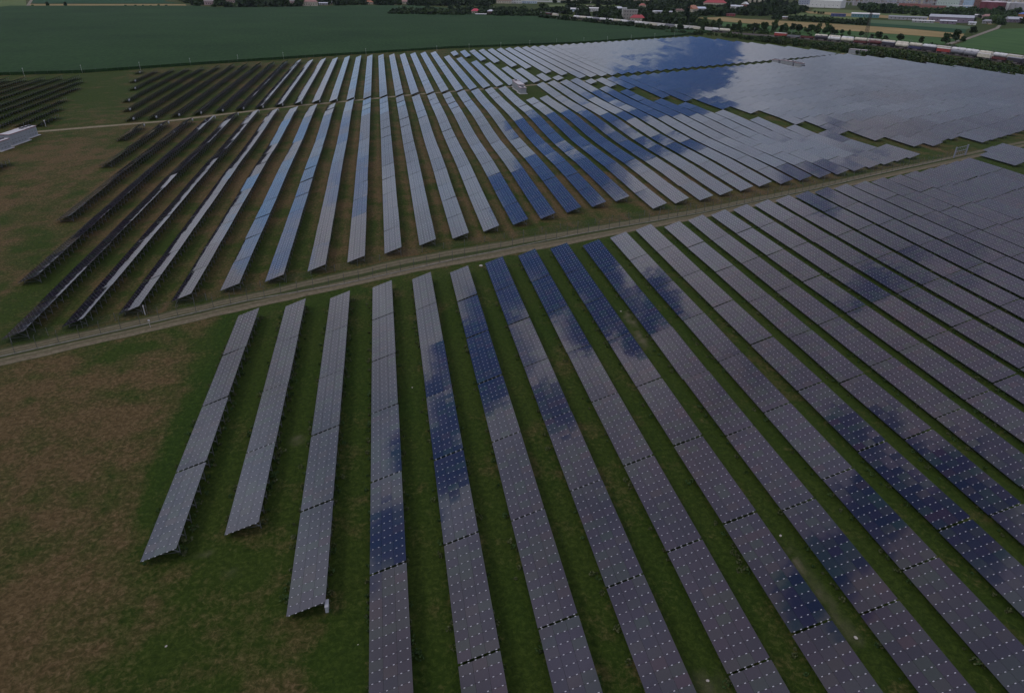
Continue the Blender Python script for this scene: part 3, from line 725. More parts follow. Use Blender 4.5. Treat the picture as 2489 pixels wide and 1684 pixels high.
def along(L, s):
    for a, c in zip(L, L[1:]):
        d = (c - a).length
        if s <= d: t = s / d; return a.lerp(c, t), math.atan2(c.y - a.y, c.x - a.x)
        s -= d
    return L[-1], 0.0


def s_of(L, px, py):
    p = at(px, py); best = (1e9, 0); s = 0
    for a, c in zip(L, L[1:]):
        d = c - a; t = max(0, min(1, (p - a).dot(d) / d.length_squared)); e = (a + d * t - p).length
        if e < best[0]: best = (e, s + t * d.length)
        s += d.length
    return best[1]


PAINT = {}
def paint(name, col):
    if name not in PAINT: PAINT[name] = mat(name, col, .55, 0, .4, .18, .6)
    return PAINT[name]


M_WHEEL = mat('bogie_steel', (.03, .028, .026), .7, .3, .4, .2, 2)
def bogie_mesh():
    mb = MB()
    for x in (-.9, .9):
        for y in (-.75, .75): mb.cyl((x, y - .07, .46), (x, y + .07, .46), .46, None, 12)
        mb.cyl((x, -.75, .46), (x, .75, .46), .09, None, 6)
    for y in (-.98, .98): mb.box(-1.4, y - .08, .38, 1.4, y + .08, .72)
    mb.box(-.3, -.9, .5, .3, .9, .9); return mb.mesh('bogie', M_WHEEL)
ME_BOGIE = bogie_mesh()
WAG = {}
def wagon_parts(kind, col):
    key = (kind, col)
    if key in WAG: return WAG[key]
    m = paint(*CO[col]); parts = []
    mb = MB(); mb.box(-6.6, -1.2, .92, 6.6, 1.2, 1.18)
    for x in (-6.95, 6.65): mb.box(x, -.95, .95, x + .3, -.6, 1.2).box(x, .6, .95, x + .3, .95, 1.2)
    parts.append(('underframe', mb.mesh('underframe', M_WHEEL)))
    mb = MB()
    if kind == 'tank':
        pr = [(.05, -6.45), (.75, -6.4), (1.2, -6.15), (1.42, -5.75), (1.45, -5.4), (1.45, 5.4), (1.42, 5.75), (1.2, 6.15), (.75, 6.4), (.05, 6.45)]
        mb.lathe(pr, (0, 0, 2.65), 18, 'X'); parts.append(('tank', mb.mesh('tank', m, smooth=True)))
        mb = MB(); mb.lathe([(.38, 0), (.38, .35), (.1, .42)], (0, 0, 4.05), 10); parts.append(('dome', mb.mesh('dome', m)))
        mb = MB(); mb.box(-1.3, -.7, 4.2, -.45, .7, 4.25); mb.box(.45, -.7, 4.2, 1.3, .7, 4.25)
        for y in (-1.5, 1.5):
            for x in (-.25, .25): mb.bar((x, y, 1.1), (x, y * .35, 4.2), .05)
            for z in np.arange(1.4, 3.6, .35): mb.bar((-.25, y, z), (.25, y, z), .04)
        parts.append(('ladder', mb.mesh('ladder', M_STEEL)))
    elif kind == 'box':
        mb.box(-6.5, -1.4, 1.19, 6.5, 1.4, 3.6)
        for x in np.arange(-6.3, 6.4, 1.05): mb.box(x, -1.46, 1.25, x + .12, -1.401, 3.55).box(x, 1.401, 1.25, x + .12, 1.46, 3.55)
        parts.append(('body', mb.mesh('body', m)))
        mb = MB(); arc = [(1.48 * math.cos(t), 3.6 + .5 * math.sin(t)) for t in np.linspace(0, math.pi, 9)]
        vs = [(x, y, z) for x in (-6.6, 6.6) for y, z in arc]; mb.add(vs, [(k, k + 1, 10 + k, 9 + k) for k in range(8)] + [tuple(range(9))[::-1], tuple(range(9, 18)), (0, 9, 17, 8)])
        parts.append(('roof', mb.mesh('roof', paint(*CO['pale']) if col in ('cream', 'white', 'red') else paint(*CO['grey']))))
        mb = MB(); mb.box(-1.1, -1.52, 1.3, 1.1, -1.461, 3.45).box(-1.1, 1.461, 1.3, 1.1, 1.52, 3.45); parts.append(('door', mb.mesh('door', m)))
    else:
        for s in (-1, 1): mb.box(-6.5, s * 1.35 - .05, 1.19, 6.5, s * 1.35 + .05, 2.7); mb.box(s * 6.45 - .05, -1.29, 1.19, s * 6.45 + .05, 1.29, 2.7)
        for x in np.arange(-6.2, 6.3, 1.2): mb.box(x, -1.46, 1.2, x + .1, -1.401, 2.72).box(x, 1.401, 1.2, x + .1, 1.46, 2.72)
        parts.append(('body', mb.mesh('body', m))); mb = MB(); mb.box(-6.35, -1.25, 1.19, 6.35, 1.25, 2.15); parts.append(('load', mb.mesh('load', M_BALLAST)))
    WAG[key] = parts; return parts


CO = {'cream': ('cream_wagon_paint', (.58, .54, .43)), 'white': ('white_wagon_paint', (.62, .62, .60)), 'grey': ('grey_wagon_paint', (.20, .20, .22)), 'dark': ('dark_wagon_paint', (.045, .04, .055)),
      'maroon': ('maroon_wagon_paint', (.12, .035, .035)), 'red': ('red_wagon_paint', (.33, .055, .05)), 'pale': ('pale_roof_paint', (.50, .47, .42)), 'navy': ('navy_wagon_paint', (.05, .05, .12)), 'yellow': ('tan_wagon_paint', (.38, .33, .18))}
KN = {'tank': 'tank wagon', 'box': 'covered freight wagon', 'open': 'open freight wagon'}
cnt = {}
def wagon(line, s, kind, col, where):
    p, a = along(TRK[line], s); k = {'tank': 'tank_wagon', 'box': 'covered_wagon', 'open': 'open_wagon'}[kind]
    o = empty(k, (p.x, p.y, .29), a); key = (kind, col, where); cnt[key] = cnt.get(key, 0) + 1; n = cnt[key]
    tag(o, '%s %s, %s of its colour from the left, %s' % (col, KN[kind], ordn(n), where), 'wagon', 'freight wagons standing on the railway')
    for nm, me in wagon_parts(kind, col): inst(nm, me, o)
    for x in (-4.6, 4.6): inst('bogie', ME_BOGIE, o, (x, 0, 0))
    return o


s0 = s_of(TRK[1], 1990, 96)
for i, c in enumerate(['cream', 'cream', 'white', 'cream', 'cream', 'cream', 'cream', 'cream', 'white', 'cream', 'white', 'white', 'cream', 'white', 'cream', 'white', 'white', 'cream', 'white', 'white', 'white', 'cream', 'white', 'white']):
    wagon(1, s0 + i * 14.4, 'tank' if i % 5 != 4 else 'box', c, 'back track')
s1 = s_of(TRK[0], 1900, 91)
for i, (k, c) in enumerate([('box', 'red'), ('open', 'grey'), ('open', 'maroon'), ('tank', 'dark'), ('tank', 'white'), ('tank', 'cream'), ('open', 'maroon'), ('tank', 'maroon'), ('box', 'dark'), ('tank', 'cream'), ('open', 'navy'), ('box', 'dark'), ('box', 'red'), ('tank', 'grey'), ('tank', 'grey'), ('box', 'cream'), ('open', 'maroon'), ('box', 'dark'), ('open', 'dark'), ('box', 'dark'), ('open', 'dark'), ('box', 'yellow'), ('open', 'dark'), ('tank', 'cream'), ('tank', 'yellow')]):
    wagon(0, s1 + i * 14.4, k, c, 'front track')
s2 = s_of(TRK[0], 1300, 36)
for i, (k, c) in enumerate([('tank', 'cream'), ('tank', 'white'), ('box', 'maroon'), ('box', 'cream')]): wagon(0, s2 + i * 19, k, c, 'near the hedge')
s2 = s_of(TRK[0], 1402, 47)
for i in range(18): wagon(0, s2 + i * 14.0, 'box' if i > 9 else 'tank', ['white', 'cream', 'white', 'grey', 'white'][i % 5], 'by the village')
s2 = s_of(TRK[0], 1685, 74)
for i in range(4): wagon(0, s2 + i * 14.4, 'tank', ['cream', 'white', 'white', 'cream'][i], 'below the tallest poplar')
# catenary masts
mb = MB(); mb.bar((0, 0, 0), (0, 0, 8.2), .22, .22); mb.bar((0, 0, 7.0), (0, 3.2, 7.2), .08); mb.bar((0, 0, 5.9), (0, 3.2, 7.1), .06); mb.cyl((0, 3.2, 6.2), (0, 3.2, 7.2), .06, None, 6)
ME_MAST = mb.mesh('mast', M_STEEL)
ML = offs(RAIL, -5.2); tot = sum((c - a).length for a, c in zip(RAIL, RAIL[1:])); k = 0; s = 20
while s < tot - 20:
    p, a = along(ML, s); o = inst('catenary_mast', ME_MAST, None, (p.x, p.y, 0), (0, 0, a)); k += 1
    tag(o, 'thin grey overhead line mast, %s from the left along the railway' % ordn(k), 'mast', 'overhead line masts along the railway'); s += 42

# lattice tower
def lattice(name, p, H, w0, w1, n, m, label, cat, arms=True):
    o = empty(name, (p[0], p[1], 0), .4); mb = MB()
    W = lambda z: (w0 + (w1 - w0) * z / H) / 2
    for sx in (-1, 1):
        for sy in (-1, 1): mb.bar((sx * W(0), sy * W(0), 0), (sx * W(H), sy * W(H), H), .16)
    for k in range(n):
        z0, z1 = H * k / n, H * (k + 1) / n; a, c = W(z0), W(z1)
        for s in (-1, 1):
            mb.bar((-a, s * a, z0), (c, s * c, z1), .09); mb.bar((a, s * a, z0), (-c, s * c, z1), .09)
            mb.bar((s * a, -a, z0), (s * c, c, z1), .09); mb.bar((s * a, a, z0), (s * c, -c, z1), .09)
            mb.bar((-c, s * c, z1), (c, s * c, z1), .09); mb.bar((s * c, -c, z1), (s * c, c, z1), .09)
    inst('lattice_body', mb.mesh('lattice_body', m), o)
    if arms:
        for z, L in ((H * .82, 4.2), (H * .93, 3.2)):
            mb = MB(); mb.bar((-L, 0, z), (L, 0, z), .14); mb.bar((-L, 0, z), (0, 0, z + 1.1), .09); mb.bar((L, 0, z), (0, 0, z + 1.1), .09); inst('crossarm', mb.mesh('crossarm', m), o)
    return tag(o, label, cat)


M_RUST = mat('weathered_lattice', (.06, .045, .04), .7, .3, .3, .2, 2)
pt = at(2102, 98); lattice('lattice_tower', pt, 25, 3.4, 1.2, 11, M_RUST, 'tall dark lattice tower rising behind the pale tank wagons', 'tower')

# ------------------------------------------------------------------ buildings
def roof_mesh(w, d, h, rh, hip, over=.5):
    mb = MB(); W, D = w / 2 + over, d / 2 + over; t = .14; q = (W - D * .9) if hip else W
    V = [(-W, -D, h), (W, -D, h), (W, D, h), (-W, D, h), (-q, 0, h + rh), (q, 0, h + rh)]
    V2 = [(x, y, z - t) for x, y, z in V[:4]]
    mb.add(V + V2, [(0, 1, 5, 4), (1, 2, 5), (2, 3, 4, 5), (3, 0, 4), (0, 6, 7, 1), (1, 7, 8, 2), (2, 8, 9, 3), (3, 9, 6, 0), (9, 8, 7, 6)]); return mb


M_PANE = mat('window_glass', (.03, .035, .045), .1, 0, .6, .1, 1)
HOUSES = []
def house(label, px, py, w, d, h, rh, wall, roof, rz=0.0, hip=True, name='house', cat='house', nw=4, floors=1, door=True, chim=True, flat=False):
    p = at(px, py); o = empty(name, (p.x, p.y, 0), math.atan2(p.y, p.x) - math.pi / 2 + rz); tag(o, label, cat)
    if w < 90: HOUSES.append((p.x, p.y, w, d, h))
    wm, rm = paint('wall_' + wall[0], wall[1]), paint('roof_' + roof[0], roof[1])
    mb = MB(); mb.box(-w / 2, -d / 2, -.3, w / 2, d / 2, h - .14); inst('wall', mb.mesh('wall', wm), o)
    if flat: mb = MB(); mb.box(-w / 2 - .25, -d / 2 - .25, h - .14, w / 2 + .25, d / 2 + .25, h + .35)
    else: mb = roof_mesh(w, d, h, rh, hip)
    r = inst('roof', mb.mesh('roof', rm), o)
    if chim and not flat: mb = MB(); mb.box(w * .2, .4, h + rh * .3, w * .2 + .7, 1.1, h + rh + .8); inst('chimney', mb.mesh('chimney', wm), r)
    for fl in range(floors):
        z = (h / floors) * fl + h / floors * .32; hh = min(1.5, h / floors * .5)
        for k in range(nw):
            x = -w / 2 + (k + .75) * w / (nw + .5); mb = MB(); mb.box(x - .55, -d / 2 - .05, z, x + .55, -d / 2 + .05, z + hh); inst('window', mb.mesh('window', M_PANE), o)
        for k in range(2):
            y = -d / 2 + (k + .7) * d / 2.4; mb = MB(); mb.box(w / 2 - .05, y - .5, z, w / 2 + .05, y + .5, z + hh); mb.box(-w / 2 - .05, y - .5, z, -w / 2 + .05, y + .5, z + hh); inst('window', mb.mesh('window', M_PANE), o)
    if door: mb = MB(); mb.box(-.5, -d / 2 - .07, 0, .5, -d / 2 + .04, 2.1); inst('door', mb.mesh('door', paint('door_brown', (.10, .06, .04))), o)
    return o


WH, CRM, GRY, PNK, CON = ('white', (.60, .60, .57)), ('cream', (.48, .43, .33)), ('grey', (.28, .28, .28)), ('pinkish', (.38, .28, .26)), ('concrete', (.30, .28, .25))
RED, ORG, TIN, BRN, PUR, SLT_, BLU = ('red', (.33, .05, .055)), ('orange', (.36, .15, .08)), ('tin', (.55, .57, .60)), ('brown', (.16, .09, .07)), ('purple_grey', (.17, .14, .18)), ('slate', (.14, .14, .15)), ('blue', (.08, .13, .35))
house('grey gabled farmhouse at the left end of the village trees', 512, 13, 18, 11, 6, 4.5, PNK, ('greyish', (.30, .25, .25)), .1, False, nw=5)
house('small brownish house right of the grey gabled farmhouse', 560, 8, 16, 10, 5, 4, PNK, BRN, .0)
house('little white tower-like house with pale roof behind the crop', 712, 13, 8, 8, 7.5, 2.5, PNK, TIN, .2)
house('wide house with salmon hipped roof behind the crop', 754, 15, 25, 13, 6.5, 5, CRM, ('salmon', (.30, .17, .15)), .05, nw=6)
house('low long grey shed just right of the salmon roofed house', 786, 13, 15, 6, 3.2, 1, GRY, TIN, 0, False, 'shed', 'shed')
house('tiny pale hut in the trees above the crop', 806, 11, 9, 6, 3.5, 1.5, CRM, TIN, .1, False, 'shed', 'shed')
house('low house with dull orange roof among dark trees', 898, 11, 14, 8, 3.5, 2.5, CRM, ORG, 0)
house('pinkish low house at the right end of the tree row', 983, 10, 14, 9, 4, 3, CRM, ('salmon', (.30, .17, .15)), -.2)
house('small hut with bright red roof in the hedge of the crop', 1156, 34.5, 11, 7, 4, 3.2, CRM, ('bright_red', (.48, .06, .09)), .2, chim=False)
house('long white lean-to shed beside the red roofed hut', 1169, 39.5, 15, 4, 2.6, .5, GRY, ('white_sheet', (.62, .62, .60)), .05, False, 'shed', 'shed', nw=2)
house('shabby brown shed at the right end of the hedge', 1193, 36, 9, 7, 4.5, 2, BRN, TIN, .3, True, 'shed', 'shed', chim=False)
house('brown roofed building above the railway hedge', 1225, 9, 30, 12, 6, 5, CRM, ('maroon', (.24, .09, .10)), 0, False, nw=6)
house('white two storey block with dark windows near the town wall', 1252, 9, 28, 12, 7, 1, WH, WH, 0, False, 'office_block', 'building', 8, 2, flat=True)
house('low white and blue workshop beside the white block', 1285, 9, 34, 12, 4.5, 1, ('pale_blue', (.40, .48, .55)), WH, 0, False, 'workshop', 'workshop', 8, flat=True)
house('white shed with bright sheet roof left of the small poplar', 1400, 29, 20, 9, 4, 1.6, ('pale_blue', (.40, .48, .55)), ('white_sheet', (.62, .62, .60)), .05, False, 'shed', 'shed')
house('white shed partly hidden by the right poplar', 1443, 29, 15, 8, 5, 1.4, WH, ('white_sheet', (.62, .62, .60)), 0, False, 'shed', 'shed', chim=False)
house('tilted shed with light tin roof above concrete block', 1502, 26, 12, 9, 3.5, 2.6, GRY, TIN, .7, False, 'shed', 'shed', chim=False)
house('grey unfinished concrete block with open storeys', 1530, 48, 20, 10, 12, 1, CON, CON, .1, False, 'concrete_block', 'building', 5, 3, flat=True, chim=False)
house('whitish tower left of the unfinished concrete block', 1516, 46, 6, 7, 13.5, 1, WH, WH, .1, False, 'tower_block', 'building', 2, 4, flat=True, chim=False)
house('cottage with crimson roof in front of concrete block', 1549, 52, 19, 9, 4, 3.6, CRM, RED, .05)
house('little house with dull red roof deep in the trees', 1561, 20, 12, 9, 4.5, 3, CRM, ('dull_red', (.34, .12, .09)), .1)
house('small bright white hut in the village trees', 1589, 34, 5, 5, 3.4, .8, WH, ('white_sheet', (.62, .62, .60)), 0, False, 'hut', 'hut', 1, chim=False)
house('long low tin shed beside the bright white hut', 1600, 33, 15, 6, 3, 1, GRY, TIN, .1, False, 'shed', 'shed', chim=False)
house('tiny shed with tin roof left of the tallest poplar', 1628, 34, 7, 5, 3, 1, GRY, TIN, 0, False, 'shed', 'shed', 2, chim=False)
house('brown roofed cottage left of the tallest poplar', 1650, 31, 16, 8, 3.5, 2, CRM, BRN, .1)
house('house with steep orange roof behind the tallest poplar', 1682, 30, 14, 13, 5, 5.5, CRM, ORG, .9, False)
house('grey shed with pale blue roof right of the orange roof', 1702, 28, 16, 10, 4.5, 2.6, GRY, ('pale_tin', (.50, .55, .62)), .5, False, 'shed', 'shed', chim=False)
house('large hall with wide crimson roof on the hill side', 1737, 15, 46, 16, 6, 5, CRM, RED, 0, nw=9)
house('white cabin right of the crimson hall', 1783, 21, 12, 8, 4, 2, WH, TIN, .2, False)
house('second white cabin below the red gabled house', 1797, 22, 13, 8, 4, 2, WH, TIN, -.2, False)
house('small red gabled house among white cabins', 1810, 18, 13, 11, 5.5, 4, ('brick', (.25, .10, .08)), WH, 1.2, False)
house('long cream building left of the poplar row', 1835, 8, 40, 12, 7, 3, CRM, TIN, 0, False, nw=8)
house('dark red container hut above the wheat field', 1776, 40, 13, 5, 3.2, .6, ('maroon', (.24, .05, .06)), ('maroon', (.24, .05, .06)), 0, False, 'hut', 'hut', 3, flat=True, chim=False)
house('little pale hut on the hedge above the wheat field', 1908, 47, 8, 4, 2.8, .7, PNK, TIN, 0, False, 'hut', 'hut', 2, chim=False)
house('big white warehouse behind the light green strip', 2010, 19, 62, 40, 13, 2.5, WH, ('white_sheet', (.62, .62, .60)), -.25, False, 'warehouse', 'warehouse', 7, 1, chim=False)
house('low white annexe right of the big warehouse', 2034, 19, 22, 12, 3.5, 1, GRY, ('white_sheet', (.62, .62, .60)), 0, False, 'shed', 'shed', chim=False)
house('dark blue container store on the upper field', 2037, 41, 22, 6, 4, .6, ('navy', (.06, .07, .18)), ('navy', (.06, .07, .18)), 0, False, 'container_store', 'shed', 4, flat=True, chim=False)
house('long greenhouse with white roof and teal walls', 2102, 43, 40, 10, 5, 1.6, ('teal', (.10, .20, .22)), WH, -.05, False, 'greenhouse', 'greenhouse', 10, chim=False)
house('long low dark shed on the wheat strip', 2205, 49, 52, 9, 4, 1.4, GRY, ('greyroof', (.26, .27, .28)), -.05, False, 'shed', 'shed', 9, chim=False)
house('narrow white roofed stable left of the grey barn', 2243, 56, 28, 5, 2.8, .8, GRY, ('white_sheet', (.62, .62, .60)), 0, False, 'stable', 'shed', 4, chim=False)
house('large grey barn with long pale roof by the lane', 2310, 55, 56, 18, 7, 3, PUR, ('greyroof2', (.36, .38, .40)), -.1, False, 'barn', 'barn', 8, chim=False)
house('bright tin lean-to in front of the grey barn', 2303, 59, 20, 6, 4, 1.2, PUR, TIN, -.05, False, 'lean_to', 'shed', 3, chim=False)
house('small tin hut under the trees by the lane', 2362, 61, 9, 5, 3, 1, WH, TIN, .1, False, 'hut', 'hut', 2, chim=False)
house('pinkish cottage between lane trees and refinery', 2397, 46, 13, 9, 4, 2.5, PNK, ('salmon', (.30, .17, .15)), .1)
house('white roofed shed beside the pinkish cottage', 2378, 43, 12, 7, 3.5, 1.3, GRY, WH, 0, False, 'shed', 'shed', chim=False)
house('greyish low house at the top of the lane', 2400, 58, 14, 8, 3.4, 2, GRY, ('greyroof', (.26, .27, .28)), 0)
house('weathered barn with grey roof at the right edge', 2462, 55, 20, 12, 4.5, 3, PUR, ('greyroof2', (.36, .38, .40)), .5, False, 'barn', 'barn', chim=False)
house('house with blue roof and orange walls at the right edge', 2487, 46, 14, 12, 7, 3, ('orange', (.40, .17, .07)), BLU, .3)

# refinery and works at the top of the picture
house('long white town wall along the road', 1400, 7.5, 330, .6, 3.2, .2, WH, WH, .0, False, 'town_wall', 'wall', 1, flat=True, door=False, chim=False)
house('purple roofed factory hall left of the cream tower', 1370, 3, 66, 22, 6, 2, CRM, PUR, 0, False, 'factory_hall', 'factory', 9, chim=False)
house('cream block beside the purple factory roofs', 1478, 4, 20, 14, 9, 1, CRM, CRM, 0, False, 'factory_block', 'building', 3, 2, flat=True, chim=False)
house('long purple roofed factory hall behind the white wall', 1525, 4, 92, 24, 6, 2, PNK, PUR, 0, False, 'factory_hall', 'factory', 12, chim=False)
house('long brown roofed factory hall with pale walls', 1612, 5, 100, 20, 6, 2.4, CRM, BRN, 0, False, 'factory_hall', 'factory', 12, chim=False)
house('second white wall stretch in front of brown halls', 1575, 9, 170, .6, 3.2, .2, WH, WH, .0, False, 'town_wall', 'wall', 1, flat=True, door=False, chim=False)
house('slim white water tower house among trees', 1668, 8, 8, 8, 16, 1, WH, WH, 0, False, 'tower_block', 'building', 1, 4, flat=True, chim=False)
house('white wall left of the big warehouse', 1918, 15, 120, .6, 3, .2, WH, WH, -.05, False, 'yard_wall', 'wall', 1, flat=True, door=False, chim=False)
house('grey office block behind the big warehouse', 1962, 12, 40, 20, 16, 1, ('bluegrey', (.30, .33, .40)), GRY, 0, False, 'office_block', 'building', 7, 4, flat=True, chim=False)
house('long brick wall building in front of the refinery', 2222, 20, 62, 8, 8, .4, ('brick', (.30, .12, .08)), ('brick', (.30, .12, .08)), -.05, False, 'brick_building', 'building', 8, flat=True, chim=False)
house('second brick building right of the first brick wall', 2266, 24, 48, 8, 8, .4, ('brick', (.30, .12, .08)), GRY, -.05, False, 'brick_building', 'building', 6, flat=True, chim=False)
house('pale green process hall with tall slab roof', 2300, 24, 40, 20, 17, .5, ('palegreen', (.42, .50, .44)), ('palegreen', (.42, .50, .44)), -.05, False, 'process_hall', 'factory', 8, 2, flat=True, chim=False)
house('brown boiler house between blue silos and maroon tanks', 2371, 25, 12, 14, 32, .5, ('rustbrown', (.17, .09, .07)), BRN, 0, False, 'boiler_house', 'factory', 2, 5, flat=True, chim=False)
house('huge cream storage roof at the upper right corner', 2490, 12, 110, 60, 22, 8, CRM, CRM, -.1, False, 'storage_hall', 'warehouse', 5, chim=False)


def drum(label, px, py, r, h, col, name='storage_tank', cat='tank', cone=.12, n=24):
    p = at(px, py); o = empty(name, (p.x, p.y, 0)); tag(o, label, cat)
    mb = MB(); mb.cyl((0, 0, 0), (0, 0, h), r, None, n)
    for z in np.linspace(h * .2, h * .95, 4): mb.lathe([(r, 0), (r + .12, .05), (r + .12, .25), (r, .3)], (0, 0, z), n)
    inst('shell', mb.mesh('shell', paint('tank_' + col[0], col[1])), o)
    mb = MB(); mb.lathe([(r + .1, 0), (r + .1, .2), (r * .5, r * cone * .7), (.1, r * cone)], (0, 0, h), n); inst('roof', mb.mesh('roof', paint('tanktop_' + col[0], tuple(min(.7, c * 1.0 + col[2]) for c in col[1]))), o)
    mb = MB()
    for k in range(int(h * 2)):
        t = k / (h * 2) * 2.2 - 2.6; mb.box(r * math.cos(t) - .5, r * math.sin(t) - .5, k / 2, r * math.cos(t) + .5, r * math.sin(t) + .5, k / 2 + .1)
    inst('stair', mb.mesh('stair', M_STEEL), o); return o


MAR, WT, GT, BT = ('maroon', (.14, .035, .045), .4), ('white', (.62, .62, .58), 0), ('grey', (.30, .30, .31), .05), ('pale_blue', (.32, .42, .52), .05)
drum('left maroon storage tank with whitish top', 2392, 25.5, 16, 16, MAR); drum('right maroon storage tank with whitish top', 2418, 27, 16.5, 16, MAR)
drum('bright white storage tank beside the maroon tanks', 2440, 27, 15, 15, WT); drum('grey storage tank right of the bright white tank', 2463, 28, 13, 15, GT); drum('paler grey storage tank near the right edge', 2482, 29, 13, 15, GT)
drum('white storage tank cut by the right edge', 2500, 28, 14, 15, WT)
for k in range(5): drum('pale blue silo, %s of five from the left' % ordn(k + 1), 2340 + k * 4.6, 24.5 + k * .2, 2.9, 18, BT, 'silo', 'silo')
drum('tall pale blue column above the silos', 2358.5, 22, 3.2, 44, BT, 'distillation_column', 'column')
M_PROC = mat('process_steel', (.36, .37, .40), .6, .2, .4, .2, .2)
def rack(label, px, py, L, D, H, nb, name='pipe_rack', cat='pipe rack', pipes=6, rz=0.0):
    p = at(px, py); o = empty(name, (p.x, p.y, 0), math.atan2(p.y, p.x) - math.pi / 2 + rz); tag(o, label, cat); mb = MB(); fl = max(1, int(H / 6))
    for k in range(nb + 1):
        x = -L / 2 + L * k / nb
        for y in (-D / 2, D / 2): mb.bar((x, y, 0), (x, y, H), 1.0)
        for f in range(1, fl + 1): mb.bar((x, -D / 2, H * f / fl), (x, D / 2, H * f / fl), .7)
    for f in range(1, fl + 1):
        for y in (-D / 2, D / 2): mb.bar((-L / 2, y, H * f / fl), (L / 2, y, H * f / fl), .8)
    inst('steel_frame', mb.mesh('steel_frame', M_PROC), o)
    for k in range(nb if H > 12 else 0):
        x = -L / 2 + L * (k + rng.uniform(.3, .7)) / nb; r = rng.uniform(1.2, 2.6); h = rng.uniform(.35, 1.25) * H; z = rng.choice((0, H / fl)); y = rng.uniform(-D / 2, 0)
        mb = MB(); mb.lathe([(r, 0), (r, h), (r * .75, h + r * .5), (.2, h + r * .7)], (x, y, z), 12); inst('vessel', mb.mesh('vessel', paint(*rng.choice([('pipe_silver', (.5, .5, .52)), ('pipe_white', (.6, .6, .58)), ('vessel_beige', (.45, .40, .32)), ('pipe_rust', (.22, .14, .10))]))), o)
    for k in range(pipes):
        f = rng.randint(1, fl); y = rng.uniform(-D / 2, D / 2); z = H * f / fl + .5; r = rng.uniform(.3, .8); mb = MB(); mb.cyl((-L / 2, y, z), (L / 2, y, z), r, None, 8)
        inst('pipe', mb.mesh('pipe', paint(*rng.choice([('pipe_silver', (.5, .5, .52)), ('pipe_rust', (.22, .14, .10)), ('pipe_white', (.6, .6, .58)), ('pipe_grey', (.25, .25, .27))]))), o)
    return o


rack('long dark steel rack with leaning supports above the tree belt', 2135, 8, 130, 18, 20, 13, rz=-.05)
rack('low pale pipe rack in front of the dark rack', 2120, 14.5, 120, 6, 6, 12, rz=-.05)
rack('steel process frame above the brick buildings, left one', 2215, 12, 70, 22, 26, 7); rack('steel process frame above the brick buildings, right one', 2262, 13, 60, 22, 24, 6)
rack('process frame behind the pale green hall', 2310, 14, 80, 24, 24, 8); rack('process frame behind the maroon tanks', 2400, 15, 90, 24, 26, 8); rack('process frame behind the white tanks', 2455, 17, 70, 20, 22, 7)
rack('small pipe rack by the pale blue silos', 2335, 26, 40, 8, 8, 5)
house('beige plant building in the middle of the process frames', 2240, 10, 30, 16, 20, 1, CRM, CON, 0, False, 'plant_building', 'factory', 4, 3, flat=True, chim=False)
house('light grey plant building right of the tall column', 2385, 12, 34, 16, 22, 1, GRY, CON, 0, False, 'plant_building', 'factory', 4, 3, flat=True, chim=False)
house('whitish plant building above the white tanks', 2430, 14, 26, 16, 20, 1, WH, CON, 0, False, 'plant_building', 'factory', 4, 3, flat=True, chim=False)
house('dark blue-grey plant building at the top of the works', 2180, 6, 50, 18, 22, 1, ('bluegrey', (.14, .16, .22)), GRY, 0, False, 'plant_building', 'factory', 6, 3, flat=True, chim=False)
for i, (x, y, r, h) in enumerate(((2105, 6, 2.5, 40), (2165, 7, 3, 45), (2195, 10, 2.5, 34), (2230, 10, 3.2, 38), (2251, 11, 2.4, 36), (2284, 12, 3, 40), (2325, 14, 2.6, 38), (2410, 14, 2.4, 36), (2448, 15, 2.8, 34))):
    drum('slim grey refinery column, %s from the left' % ordn(i + 1), x, y, r, h, GT, 'distillation_column', 'column', .6, 14)
RL = P((2370, 29.5), (2420, 31.5), (2489, 35), (2600, 41)); L2 = RL
for i in range(9):
    p, a = along(L2, 8 + i * 15.5); kk, cc = [('box', 'cream'), ('tank', 'cream'), ('box', 'maroon'), ('tank', 'white'), ('tank', 'white'), ('tank', 'grey'), ('tank', 'grey'), ('open', 'dark'), ('box', 'dark')][i]
    o = empty({'tank': 'tank_wagon', 'box': 'covered_wagon', 'open': 'open_wagon'}[kk], (p.x, p.y, .05), a); tag(o, '%s %s below the refinery tanks, %s from the left' % (cc, KN[kk], ordn(i + 1)), 'wagon', 'wagons parked below the refinery tanks')
    for nm, me in wagon_parts(kk, cc): inst(nm, me, o)
    for x in (-4.6, 4.6): inst('bogie', ME_BOGIE, o, (x, 0, 0))

# ------------------------------------------------------------------ foliage
M_LEAF = [mat('dark_leaves', (.010, .026, .008), .7, 0, .25, 0, .6, objvar=.25, col2=(.030, .058, .016)),
          mat('mid_leaves', (.018, .042, .010), .7, 0, .25, 0, .6, objvar=.25, col2=(.052, .088, .022)),
          mat('poplar_leaves', (.006, .016, .008), .7, 0, .2, 0, .6, objvar=.2, col2=(.016, .034, .014)),
          mat('olive_leaves', (.030, .044, .012), .7, 0, .25, 0, .6, objvar=.25, col2=(.075, .090, .028))]
M_BARK = mat('bark', (.045, .036, .026), .9, 0, .1, .3, 2)


